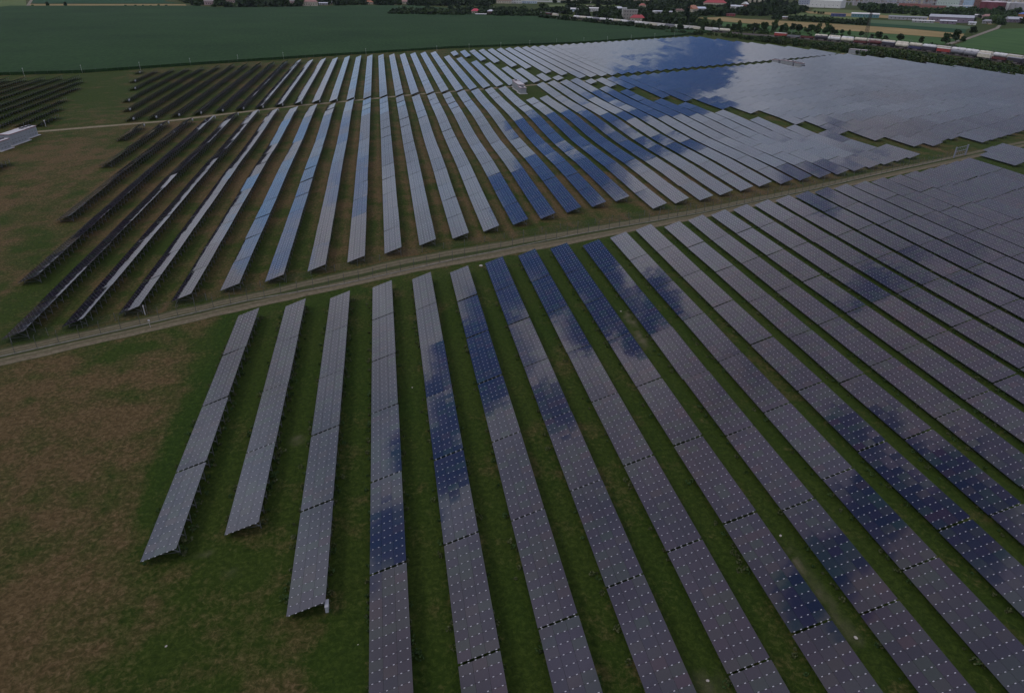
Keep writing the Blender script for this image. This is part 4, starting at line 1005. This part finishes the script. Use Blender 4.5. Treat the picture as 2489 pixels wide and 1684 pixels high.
def leaf_cloud(n, centers, radii, size, seed):
    """small leaf clumps spread through several lobes"""
    r = np.random.RandomState(seed); centers = np.array(centers); radii = np.array(radii)
    w = radii.prod(1) ** .7; k = r.choice(len(centers), n, p=w / w.sum())
    d = r.normal(size=(n, 3)); d /= np.linalg.norm(d, axis=1)[:, None]; rad = r.uniform(.55, 1.08, n) ** .6
    c = centers[k] + d * radii[k] * rad[:, None]
    a = r.normal(size=(n, 3)); a /= np.linalg.norm(a, axis=1)[:, None]; b_ = np.cross(a, r.normal(size=(n, 3))); b_ /= np.linalg.norm(b_, axis=1)[:, None]
    s = size * r.uniform(.6, 1.4, n)[:, None]
    V = np.stack([c - a * s - b_ * s * .7, c + a * s - b_ * s * .5, c + a * s * .8 + b_ * s, c - a * s * .7 + b_ * s * .8], 1).reshape(-1, 3)
    return V, np.arange(n * 4).reshape(-1, 4)


def crown_mesh(name, kind, seed):
    r = random.Random(seed)
    if kind == 'poplar':
        C = [(r.uniform(-.3, .3), r.uniform(-.3, .3), 2.5 + k * 1.75) for k in range(9)]
        RR = [(1.5 * math.sin(math.pi * (k + 1.6) / 11.5) + .35,) * 2 + (1.6,) for k in range(9)]; V, F = leaf_cloud(900, C, RR, .42, seed)
    elif kind == 'bush':
        C = [(r.uniform(-1.3, 1.3), r.uniform(-1.3, 1.3), r.uniform(.7, 1.7)) for _ in range(6)]; RR = [(r.uniform(.8, 1.3),) * 2 + (r.uniform(.7, 1.1),) for _ in range(6)]; V, F = leaf_cloud(260, C, RR, .34, seed)
    else:
        C = []; RR = []
        for _ in range(11):
            a = r.uniform(0, 6.28); q = r.uniform(.2, 2.7); z = r.uniform(3.0, 7.6) - q * .35; C.append((q * math.cos(a), q * math.sin(a), z)); s = r.uniform(1.1, 1.9); RR.append((s, s, s * .8))
        V, F = leaf_cloud(620, C, RR, .48, seed)
    return V, F


TREEK = []
for i, (k, m) in enumerate((('tree', 0), ('tree', 1), ('tree', 0), ('tree', 3), ('bush', 1), ('bush', 0), ('poplar', 2))):
    V, F = crown_mesh('crown', k, 100 + i); cm = npmesh('crown', V, F, [M_LEAF[m]])
    mb = MB(); Ht = {'tree': 4.5, 'bush': 1.0, 'poplar': 12}[k]; r0 = {'tree': .26, 'bush': .08, 'poplar': .35}[k]
    mb.cyl((0, 0, -.3), (0, 0, Ht), r0, r0 * .45, 7)
    if k == 'tree':
        for a in range(5):
            t_ = a * 1.3; mb.cyl((0, 0, 2.2 + .4 * a), (1.7 * math.cos(t_), 1.7 * math.sin(t_), 4.6 + .4 * a), .11, .04, 5)
    else:
        for a in range(4): t_ = a * 1.6; mb.cyl((0, 0, Ht * .3), (.8 * math.cos(t_), .8 * math.sin(t_), Ht * .3 + 1.1), r0 * .4, r0 * .2, 5)
    TREEK.append((cm, mb.mesh('trunk', M_BARK)))


def blocks_view(x, y, h):
    """would a plant of height h here hide the lower part of a house seen from the solar field?"""
    for hx, hy, w, d, hh in HOUSES:
        D = math.hypot(hx, hy); ux, uy = hx / D, hy / D; fw = (hx - x) * ux + (hy - y) * uy; lat = abs((x - hx) * uy - (y - hy) * ux)
        if -d * .5 - 2 < fw < max(d * .5 + 2, (h - .35 * hh) * D / CAMH) and lat < w * .5 + 2: return True
    return False


MEADOW = [(1325, 11), (1440, 11.5), (1545, 16), (1535, 24), (1400, 25), (1335, 22)]
def in_poly(x, y, P_):
    ins = False
    for i in range(len(P_)):
        a, c = P_[i], P_[i - 1]
        if (a.y > y) != (c.y > y) and x < (c.x - a.x) * (y - a.y) / (c.y - a.y) + a.x: ins = not ins
    return ins


def tree(kind, p, s, label, group, name='tree', cat='tree', sz=None):
    if group and kind != 6 and blocks_view(p[0], p[1], 8 * s): return None
    o = empty(name, (p[0], p[1], 0), rng.uniform(0, 6.28)); o.scale = (s, s, (sz or s))
    inst('crown', TREEK[kind][0], o); inst('trunk', TREEK[kind][1], o); return tag(o, label, cat, group)


def on_line(pts, n, jx=0, jy=0):
    L = [0]; 
    for a, c in zip(pts, pts[1:]): L.append(L[-1] + math.hypot(c[0] - a[0], c[1] - a[1]))
    for k in range(n):
        s = L[-1] * (k + rng.uniform(.2, .8)) / n; i = max(j for j in range(len(L) - 1) if L[j] <= s); t = (s - L[i]) / (L[i + 1] - L[i])
        a, c = pts[i], pts[i + 1]; yield a[0] + (c[0] - a[0]) * t + rng.uniform(-jx, jx), a[1] + (c[1] - a[1]) * t + rng.uniform(-jy, jy)


# scrub that nobody could count: one mass per area, built from leaf clumps in world coordinates
MP = P(*MEADOW)
def scrub(name, pts_list, dens, label, hmin, hmax, mats, size=.5, per=70, seed=1):
    r = np.random.RandomState(seed); Vs, Fs, Ms = [], [], []; n = 0
    for poly in pts_list:
        P_ = [at(*q) for q in poly]; xs = [p.x for p in P_]; ys = [p.y for p in P_]
        area = abs(sum(P_[i].x * P_[(i + 1) % len(P_)].y - P_[(i + 1) % len(P_)].x * P_[i].y for i in range(len(P_)))) / 2
        N = int(area * dens); got = 0; tries = 0
        while got < N and tries < N * 30:
            tries += 1; x = r.uniform(min(xs), max(xs)); y = r.uniform(min(ys), max(ys)); ins = in_poly(x, y, P_)
            if not ins: continue
            h = r.uniform(hmin, hmax) * (1.0 + .5 * (r.rand() > .9)); got += 1
            if hmax > 5 and (blocks_view(x, y, h) or in_poly(x, y, MP)): continue
            w = h * r.uniform(.55, .9)
            C = [(x + r.normal() * w * .35, y + r.normal() * w * .35, h * r.uniform(.35, .62)) for _ in range(4)]
            V, F = leaf_cloud(per, C, [(w * .5, w * .5, h * .38)] * 4, size * (h / 4) ** .5, r.randint(1 << 30))
            Vs.append(V); Fs.append(F + n); n += len(V); Ms.append(np.full(len(F), r.randint(len(mats))))
    me = npmesh(name, np.concatenate(Vs), np.concatenate(Fs), mats, midx=np.concatenate(Ms))
    return tag(inst(name, me), label, 'bushes', kind='stuff')


scrub('trackside_scrub', [[(1600, 80), (1760, 88), (1890, 100), (2000, 109), (2150, 126), (2300, 146), (2489, 171), (2560, 184), (2560, 205), (2489, 193), (2300, 165), (2150, 142), (2040, 128), (1990, 122), (1850, 103), (1740, 88), (1660, 85)]],
      .055, 'dense green scrub between the railway and the solar rows', 1.8, 4.2, [M_LEAF[0], M_LEAF[1], M_LEAF[1], M_LEAF[1], M_LEAF[3]], .55, 60, 3)
scrub('field_hedge', [[(945, 38), (960, 32), (1040, 30), (1130, 30), (1190, 26), (1260, 27), (1330, 38), (1270, 43), (1180, 41)], [(1310, 45), (1400, 54), (1500, 63), (1620, 74), (1620, 78), (1480, 64), (1380, 54), (1310, 47)]],
      .018, 'low dark hedge of bushes at the far edge of the crop', 3.0, 7.0, [M_LEAF[0], M_LEAF[0], M_LEAF[1]], .9, 60, 4)
scrub('lineside_brush', [[(1640, 68), (1700, 66), (1880, 80), (2060, 94), (2200, 108), (2340, 120), (2340, 124), (2200, 112), (2000, 95), (1860, 84), (1640, 73)]], .012, 'uneven low brush right behind the freight wagons', 1.5, 4.5, [M_LEAF[0], M_LEAF[1]], .6, 60, 14)
scrub('field_divider_hedge', [[(1880, 45), (1960, 47), (2110, 59), (2110, 63), (1990, 56), (1880, 48)]], .03, 'straight dark hedge dividing wheat strip from wheat field', 3, 6, [M_LEAF[0]], .8, 50, 5)
scrub('village_greenery', [[(430, 0), (1200, -14), (1250, 5), (1180, 16), (1000, 15), (860, 15), (700, 19), (520, 20.5), (470, 14)],
                           [(1330, 7), (1540, 10), (1700, 2), (1900, 2), (1900, 12), (1950, 20), (1960, 32), (1880, 40), (1700, 40), (1650, 70), (1500, 55), (1340, 32), (1290, 26), (1400, 24), (1540, 22)]],
      .0062, 'dark mass of garden trees around the far houses', 4, 8.5, [M_LEAF[0], M_LEAF[0], M_LEAF[1]], 1.5, 70, 6)
scrub('refinery_greenery', [[(2085, 19), (2200, 22), (2330, 30), (2489, 38), (2560, 44), (2560, 60), (2430, 62), (2380, 52), (2300, 46), (2200, 36), (2110, 32)]],
      .0065, 'dark tree belt in front of the refinery', 4, 9, [M_LEAF[0], M_LEAF[0], M_LEAF[1]], 1.8, 60, 8)

G1 = 'leafy trees in the hedge line behind the freight wagons'
for x, y in on_line([(1650, 74), (1880, 76), (1960, 80), (2060, 88)], 58, 8, 4): tree(rng.choice((0, 1, 2, 4)), at(x, y), rng.uniform(.6, 1.3), 'dark leafy tree in the tight row behind the freight wagons', G1)
for x, y, s in ((2092, 91, 1.0), (2132, 98, 1.35), (2150, 101, .9), (2186, 103, 1.3), (2238, 107, 1.0), (2298, 108, 1.5), (2322, 102, 1.7), (2340, 104, .9), (2118, 97, .8)): tree(rng.choice((0, 2)), at(x, y), s * .85, 'round dark tree behind the pale wagons on open green field', 'trees scattered behind the pale wagons')
G2 = 'tall trees of the village'
for x, y in on_line([(1400, 38), (1500, 48), (1600, 58), (1690, 66), (1740, 72)], 30, 14, 5): tree(rng.choice((0, 1, 2)), at(x, y), rng.uniform(.9, 1.5), 'leafy tree among houses beside the railway bend', G2)
for x, y in on_line([(1560, 34), (1700, 30), (1850, 34), (1930, 36)], 34, 20, 6): tree(rng.choice((0, 0, 1, 2)), at(x, y), rng.uniform(1.0, 1.6), 'leafy tree in the village left of the wheat field', 'leafy trees in the village left of the wheat field')
for x, y in on_line([(460, 14), (700, 15), (900, 12), (1180, 12)], 36, 10, 4): tree(rng.choice((0, 0, 1, 2)), at(x, y), rng.uniform(1.1, 1.9), 'dark leafy tree behind the top edge of the crop', 'dark leafy trees behind the top edge of the crop')
for x, y in on_line([(1020, 30), (1150, 27), (1290, 40)], 16, 10, 3): tree(rng.choice((0, 2)), at(x, y), rng.uniform(.8, 1.5), 'dark tree in the hedge cutting into the crop', 'dark trees in the hedge cutting into the crop')
for x, y in on_line([(2110, 24), (2250, 30), (2350, 42), (2400, 48)], 26, 12, 5): tree(rng.choice((0, 0, 2)), at(x, y), rng.uniform(1.0, 1.7), 'dark tree of the belt below the refinery', 'dark trees of the belt below the refinery')
for x, y, s in ((2340, 81, 1.5), (2355, 79, 1.7), (2372, 78, 1.6), (2362, 84, 1.2), (2330, 60, 1.8), (2350, 59, 1.9), (2370, 58, 1.7), (2440, 66, 1.3), (2460, 64, 1.4), (2480, 62, 1.3)): tree(rng.choice((0, 2)), at(x, y), s * .9, 'dense round tree near the pale lane on the right', 'dense round trees near the pale lane on the right')
for x, y in ((80, 16), (116, 16.5), (160, 17), (305, 17), (347, 16.5), (386, 15.5), (366, 17), (405, 17), (330, 17)): tree(rng.choice((4, 5, 0)), at(x, y), rng.uniform(.8, 1.1), 'small dark bush on the thin pale strip beyond the crop', 'small bushes on the pale strip beyond the crop')
for x, y in on_line([(1975, 33), (2005, 36)], 4, 2, 1): tree(0, at(x, y), .55, 'small lone tree on the light green strip', 'small lone trees on the light green strip')
for lab, x, y, s, sz in (('tallest dark poplar beside the white railway wagons', 1668, 60, 1.5, 1.45), ('very tall dark poplar left of the white shed', 1382, 24, 1.6, 1.6), ('tall dark poplar right of the white shed', 1452, 29, 1.5, 1.15), ('slim dark poplar beyond the hedge near the red roofed hut', 1108, 10, 1.2, 1.1)):
    tree(6, at(x, y), s, lab, None, 'poplar_tree', 'poplar', sz)
for q in range(10): tree(6, at(1815 + q * 11 + rng.uniform(-4, 4), 17 + q * .3), 1.2, 'grey-green poplar in the row behind the white warehouse wall', 'poplars in a row left of the white warehouse', 'poplar_tree', 'poplar', .85)

# ------------------------------------------------------------------ transformer stations in the solar field
M_CONT = mat('station_wall', (.27, .285, .30), .6, 0, .3, .06, 1); M_CROOF = mat('station_roof', (.46, .45, .44), .6, 0, .3, .08, 1); M_TRIM = mat('station_trim', (.26, .13, .14), .6, 0, .3, .1, 1); M_VENT = mat('station_vent', (.10, .10, .11), .6, .3, .3, .1, 1)
def station(label, x, y, rz, L, W, H, extra=True, name='transformer_station'):
    o = empty(name, (x, y, hz(x, y)), rz); tag(o, label, 'transformer station')
    mb = MB(); mb.box(-L / 2, -W / 2, .15, L / 2, W / 2, H); inst('body', mb.mesh('body', M_CONT), o)
    mb = MB(); mb.box(-L / 2 - .6, -W / 2 - .6, -.3, L / 2 + .6, W / 2 + .6, .15); inst('plinth', mb.mesh('plinth', M_CROOF), o)
    mb = MB(); mb.box(-L / 2 - .12, -W / 2 - .12, H, L / 2 + .12, W / 2 + .12, H + .12); r = inst('roof', mb.mesh('roof', M_CROOF), o)
    mb = MB()
    for s in (-1, 1): mb.box(-L / 2 - .15, s * (W / 2 + .135) - .015, H - .1, L / 2 + .15, s * (W / 2 + .135) + .015, H + .14)
    mb.box(-L / 2 - .165, -W / 2 - .15, H - .1, -L / 2 - .135, W / 2 + .15, H + .14).box(L / 2 + .135, -W / 2 - .15, H - .1, L / 2 + .165, W / 2 + .15, H + .14); inst('roof_trim', mb.mesh('roof_trim', M_TRIM), r)
    for k in range(int(L / 1.6)):
        a = -L / 2 + .5 + k * 1.6
        for s in (-1, 1):
            mb = MB(); mb.box(a, s * (W / 2 + .02) - .02, .35, a + 1.0, s * (W / 2 + .02) + .02, 2.3)
            for z in (.7, .85, 1.0, 1.8, 1.95): mb.mat(1).box(a + .15, s * (W / 2 + .05) - .012, z, a + .85, s * (W / 2 + .05) + .012, z + .06); mb.mat(0)
            inst('door', mb.mesh('door', M_CONT, M_VENT), o)
    if extra:
        for k in range(3): mb = MB(); a = -L / 2 + 1 + k * (L - 2.6) / 2; mb.box(a, -.5, H + .12, a + 1.1, .5, H + .5); inst('roof_vent', mb.mesh('roof_vent', M_VENT), r)
    return o


cA = at(6, 358); cB = at(40, 345); cC = at(70, 330)
station('low white transformer station at the left picture edge', -126.3, 255.5, R(80), 5.5, 3.4, 3.0)
station('tallest pale transformer station with plain roof by the gravel path', -126.0, 265.3, R(80), 9, 3.4, 3.7, False)
station('white transformer station with roof vents where the pale path starts', -126.2, 275.0, R(80), 7, 3.4, 3.2)
station('grey transformer station with flat roof between the middle solar rows', 69.5, 371.5, R(93), 12, 3.2, 3.4, False)
station('lower transformer cabinet at the near end of the middle station', 69.3, 361.2, R(93), 5.5, 3.0, 2.9)
station('transformer cabinet at the far end of the middle station', 69.8, 382.5, R(93), 4.5, 3.0, 3.3)
for i, (x, y, L_, H_) in enumerate([(275.5, 481, 6, 2.9), (278.6, 471, 11, 3.3), (281.5, 461.5, 6, 2.9)]): station(('far', 'long middle', 'near')[i] + ' grey station in the trio among the distant mirror panels', x, y, R(106), L_, 3.2, H_ - .3)
station('wide pale station at the upper edge of the distant panels', 381, 542, R(120), 15, 4, 3.4, False)

# ------------------------------------------------------------------ fence, gate, poles, small things
M_FENCE = mat('fence_steel', (.10, .11, .10), .6, .4, .4, .2, 2); M_PLINTH = mat('fence_plinth', (.27, .25, .20), .9, 0, .2, .2, 1)
mb = MB(); mb.bar((0, 0, -.2), (0, 0, 2.1), .07); mb.bar((0, 0, 2.1), (.12, .22, 2.4), .05); ME_POST = mb.mesh('post', M_FENCE)
fo = empty('wire_fence', TR_MID[1]); tag(fo, 'long thin wire fence on a low kerb along the dirt track', 'fence')
def fence_line(L, fo, step, hgt_, mesh_, cap):
    tot = sum((c - a).length for a, c in zip(L, L[1:])); pts = []; s = 0
    while s < tot: p, a = along(L, s); pts.append((p, a)); s += step
    rest = MB(); wires = MB(); k = 0
    for p, a in pts:
        z = hz(p.x, p.y)
        if k < cap and 0 < project(p.x, p.y, z)[0] < PW: o = inst('post', mesh_, fo, (p.x - fo.location.x, p.y - fo.location.y, z), (0, 0, a)); k += 1
        else: rest.bar((p.x - fo.location.x, p.y - fo.location.y, z - .2), (p.x - fo.location.x, p.y - fo.location.y, z + hgt_), .07)
    for (p, a), (q, b_) in zip(pts, pts[1:]):
        za, zb = hz(p.x, p.y), hz(q.x, q.y)
        for zz in np.linspace(.15, hgt_ - .05, 7): wires.bar((p.x - fo.location.x, p.y - fo.location.y, za + zz), (q.x - fo.location.x, q.y - fo.location.y, zb + zz), .012)
        t0 = 0
    inst('wire', wires.mesh('wire', M_FENCE), fo)
    if rest.v: o = inst('post', rest.mesh('post', M_FENCE), fo); o['kind'] = 'stuff'
    return pts


FL = P((-260, 930), (0, 868), (300, 801), (600, 732), (830, 692), (1100, 633), (1400, 571), (1700, 519), (2000, 456), (2230, 404), (2310, 385))
fence_line(FL, fo, 3.0, 2.0, ME_POST, 98)
kb = MB()
for a, c in zip(FL, FL[1:]):
    n = max(1, int((c - a).length / 3))
    for j in range(n):
        q, w = a.lerp(c, j / n), a.lerp(c, (j + 1) / n); kb.bar((q.x - fo.location.x, q.y - fo.location.y, hz(q.x, q.y) + .08), (w.x - fo.location.x, w.y - fo.location.y, hz(w.x, w.y) + .08), .14, .2)
inst('kerb', kb.mesh('kerb', M_PLINTH), fo)
f2 = empty('wire_fence', CROP[1]); tag(f2, 'faint wire fence between the solar rows and the tall crop', 'fence')
EL = offs(CROP[0:9], -2.2); fence_line(EL, f2, 6.0, 2.0, ME_POST, 98)
f3 = empty('wire_fence', TR_TOP[1]); tag(f3, 'low post fence along the upper edge of the dirt track', 'fence')
mb = MB(); mb.bar((0, 0, -.2), (0, 0, 1.5), .06); fence_line(offs(TR_TOP[:9], .9), f3, 5.0, 1.4, mb.mesh('post', M_STEEL), 98)
M_PALE = mat('pale_pole', (.50, .50, .48), .6, .1, .3, .1, 1)
mb = MB(); mb.cyl((0, 0, 0), (0, 0, 4.2), .06, .05, 8); mb.box(-.22, -.1, 4.1, .22, .16, 4.32); mb.cyl((0, .16, 4.2), (0, .32, 4.15), .07, .06, 8); ME_CAM = mb.mesh('camera_pole', M_PALE)
for i, (x, y) in enumerate(((62, 186), (202, 178), (343, 170), (465, 160), (580, 151), (690, 144), (890, 134), (1062, 127), (1140, 122), (1217, 117), (1287, 112), (1352, 108), (1418, 105), (1475, 102), (1533, 98), (1590, 94), (1638, 90))):
    p = at(x, y) + Vector((0, -1, 0)); tag(inst('camera_pole', ME_CAM, None, (p.x, p.y, 0)), 'thin pale camera pole at the crop edge, %s from the left' % ordn(i + 1), 'pole', 'camera poles along the crop edge')
p = at(353, 765); mb = MB(); mb.cyl((0, 0, 0), (0, 0, 1.7), .09, None, 10); mb.lathe([(.11, 0), (.11, .08), (.02, .12)], (0, 0, 1.7), 10)
tag(inst('marker_post', mb.mesh('marker_post', M_CROOF), None, (p.x, p.y, 0)), 'short white marker post near the end of the left solar rows', 'post')
p = at(366, 796); mb = MB(); mb.cyl((0, 0, 0), (0, 0, 1.3), .03, None, 8); mb.box(-.14, -.1, 1.2, .14, .1, 1.45); tag(inst('sensor_post', mb.mesh('sensor_post', M_CROOF), None, (p.x, p.y, 0)), 'small post with white box on the lower side of the track', 'post')
p = at(112, 309); mb = MB(); mb.cyl((0, 0, 0), (0, 0, 2.2), .09, None, 10); mb.box(-.2, -.2, 2.1, .2, .2, 2.5); tag(inst('marker_post', mb.mesh('marker_post', M_CROOF), None, (p.x, p.y, 0)), 'white post in front of the dark panel row by the left stations', 'post')
# gate across the side road
ga, gb = at(2318, 384), at(2346, 377); gr = empty('metal_gate', ga, math.atan2(gb.y - ga.y, gb.x - ga.x)); tag(gr, 'open grey metal gate frame beside the dirt track', 'gate'); gl = (gb - ga).length
M_GATE = mat('gate_grey', (.24, .25, .30), .6, .2, .4, .1, 1)
for x in (0, gl): mb = MB(); mb.box(x - .35, -.12, 0, x + .35, .12, 3.6); inst('gate_post', mb.mesh('gate_post', M_GATE), gr)
mb = MB()
for z in (.4, 2.0, 3.3): mb.bar((0.36, 0, z), (gl - .36, 0, z), .1)
for k in range(1, 6): mb.bar((gl * k / 6, 0, .4), (gl * k / 6, 0, 3.3), .05)
inst('gate_leaf', mb.mesh('gate_leaf', M_GATE), gr)
# stones, weeds
M_STONE = mat('pale_stone', (.45, .42, .36), .9, 0, .2, .2, 2)
ico = bmesh.new(); bmesh.ops.create_icosphere(ico, subdivisions=2, radius=1)
for v in ico.verts: v.co *= 1 + .25 * (float(fbm(np.array(v.co.x * 2 + 5), np.array(v.co.y * 2 + v.co.z), 3)) - .5) * 2
ms = bpy.data.meshes.new('stone'); ico.to_mesh(ms); ico.free(); ms.materials.append(M_STONE)
for i, (x, y, s) in enumerate(((1169, 647, .3), (1897, 1302, .13), (2080, 1550, .15), (1720, 1654, .12), (404, 1570, .09), (1002, 942, .1), (1509, 757, .12), (870, 1566, .05))):
    p = at(x, y); o = inst('stone', ms, None, (p.x, p.y, s * .3), (0, 0, i), (s * 1.4, s, s * .7)); tag(o, 'pale stone on the grass, %s' % ('beside the track end of the fifth front row', 'at the upper end of the bare soil trail', 'at the lower end of the bare soil trail', 'above the bare soil patch at the bottom edge', 'alone in the dry turf near the bottom left', 'between the fourth and fifth front rows', 'at the top of the small soil streak', 'below the end of the third front row')[i], 'stone')
wv, wf, wm_ = [], [], []; n_ = 0; r = np.random.RandomState(12)
for t in tables:
    if t['b'] != 'A' or t['d'] > 190: continue
    for _ in range(26 if t['r'] < 5 else 14):
        hi = r.rand() < .62; x = (t['X'] + 3.45 + abs(r.normal()) * .35) if hi else t['X'] - .15 + r.normal() * .3; y = r.uniform(t['y0'], t['y1']); h = r.uniform(.15, .55) * (1.5 if hi and r.rand() < .2 else 1)
        V, F = leaf_cloud(26, [(x, y, hz(x, y) + h * .5)], [(h * .7, h * .7, h * .55)], .055 + h * .06, r.randint(1 << 30)); wv.append(V); wf.append(F + n_); n_ += len(V); wm_.append(np.full(len(F), r.randint(2)))
M_WEED = [mat('weed_green', (.020, .050, .012), .8, 0, .2, 0, 3, col2=(.055, .095, .025)), mat('weed_olive', (.040, .055, .020), .8, 0, .2, 0, 3, col2=(.10, .11, .045))]
tag(inst('weeds', npmesh('weeds', np.concatenate(wv), np.concatenate(wf), M_WEED, midx=np.concatenate(wm_))), 'ragged green weeds growing along the front solar rows', 'weeds', kind='stuff')

# ------------------------------------------------------------------ air
hm = bpy.data.materials.new('air'); hm.use_nodes = True; nt = hm.node_tree; nt.nodes.remove(nt.nodes['Principled BSDF'])
pv = nt.nodes.new('ShaderNodeVolumePrincipled'); pv.inputs['Color'].default_value = (.80, .88, 1, 1); pv.inputs['Density'].default_value = .00002; pv.inputs['Anisotropy'].default_value = .2
nt.links.new(pv.outputs[0], nt.nodes['Material Output'].inputs['Volume'])
mb = MB(); mb.box(-7100, -450, -2, 7100, 9100, 75); ho = inst('haze', mb.mesh('haze', hm)); ho['kind'] = 'stuff'
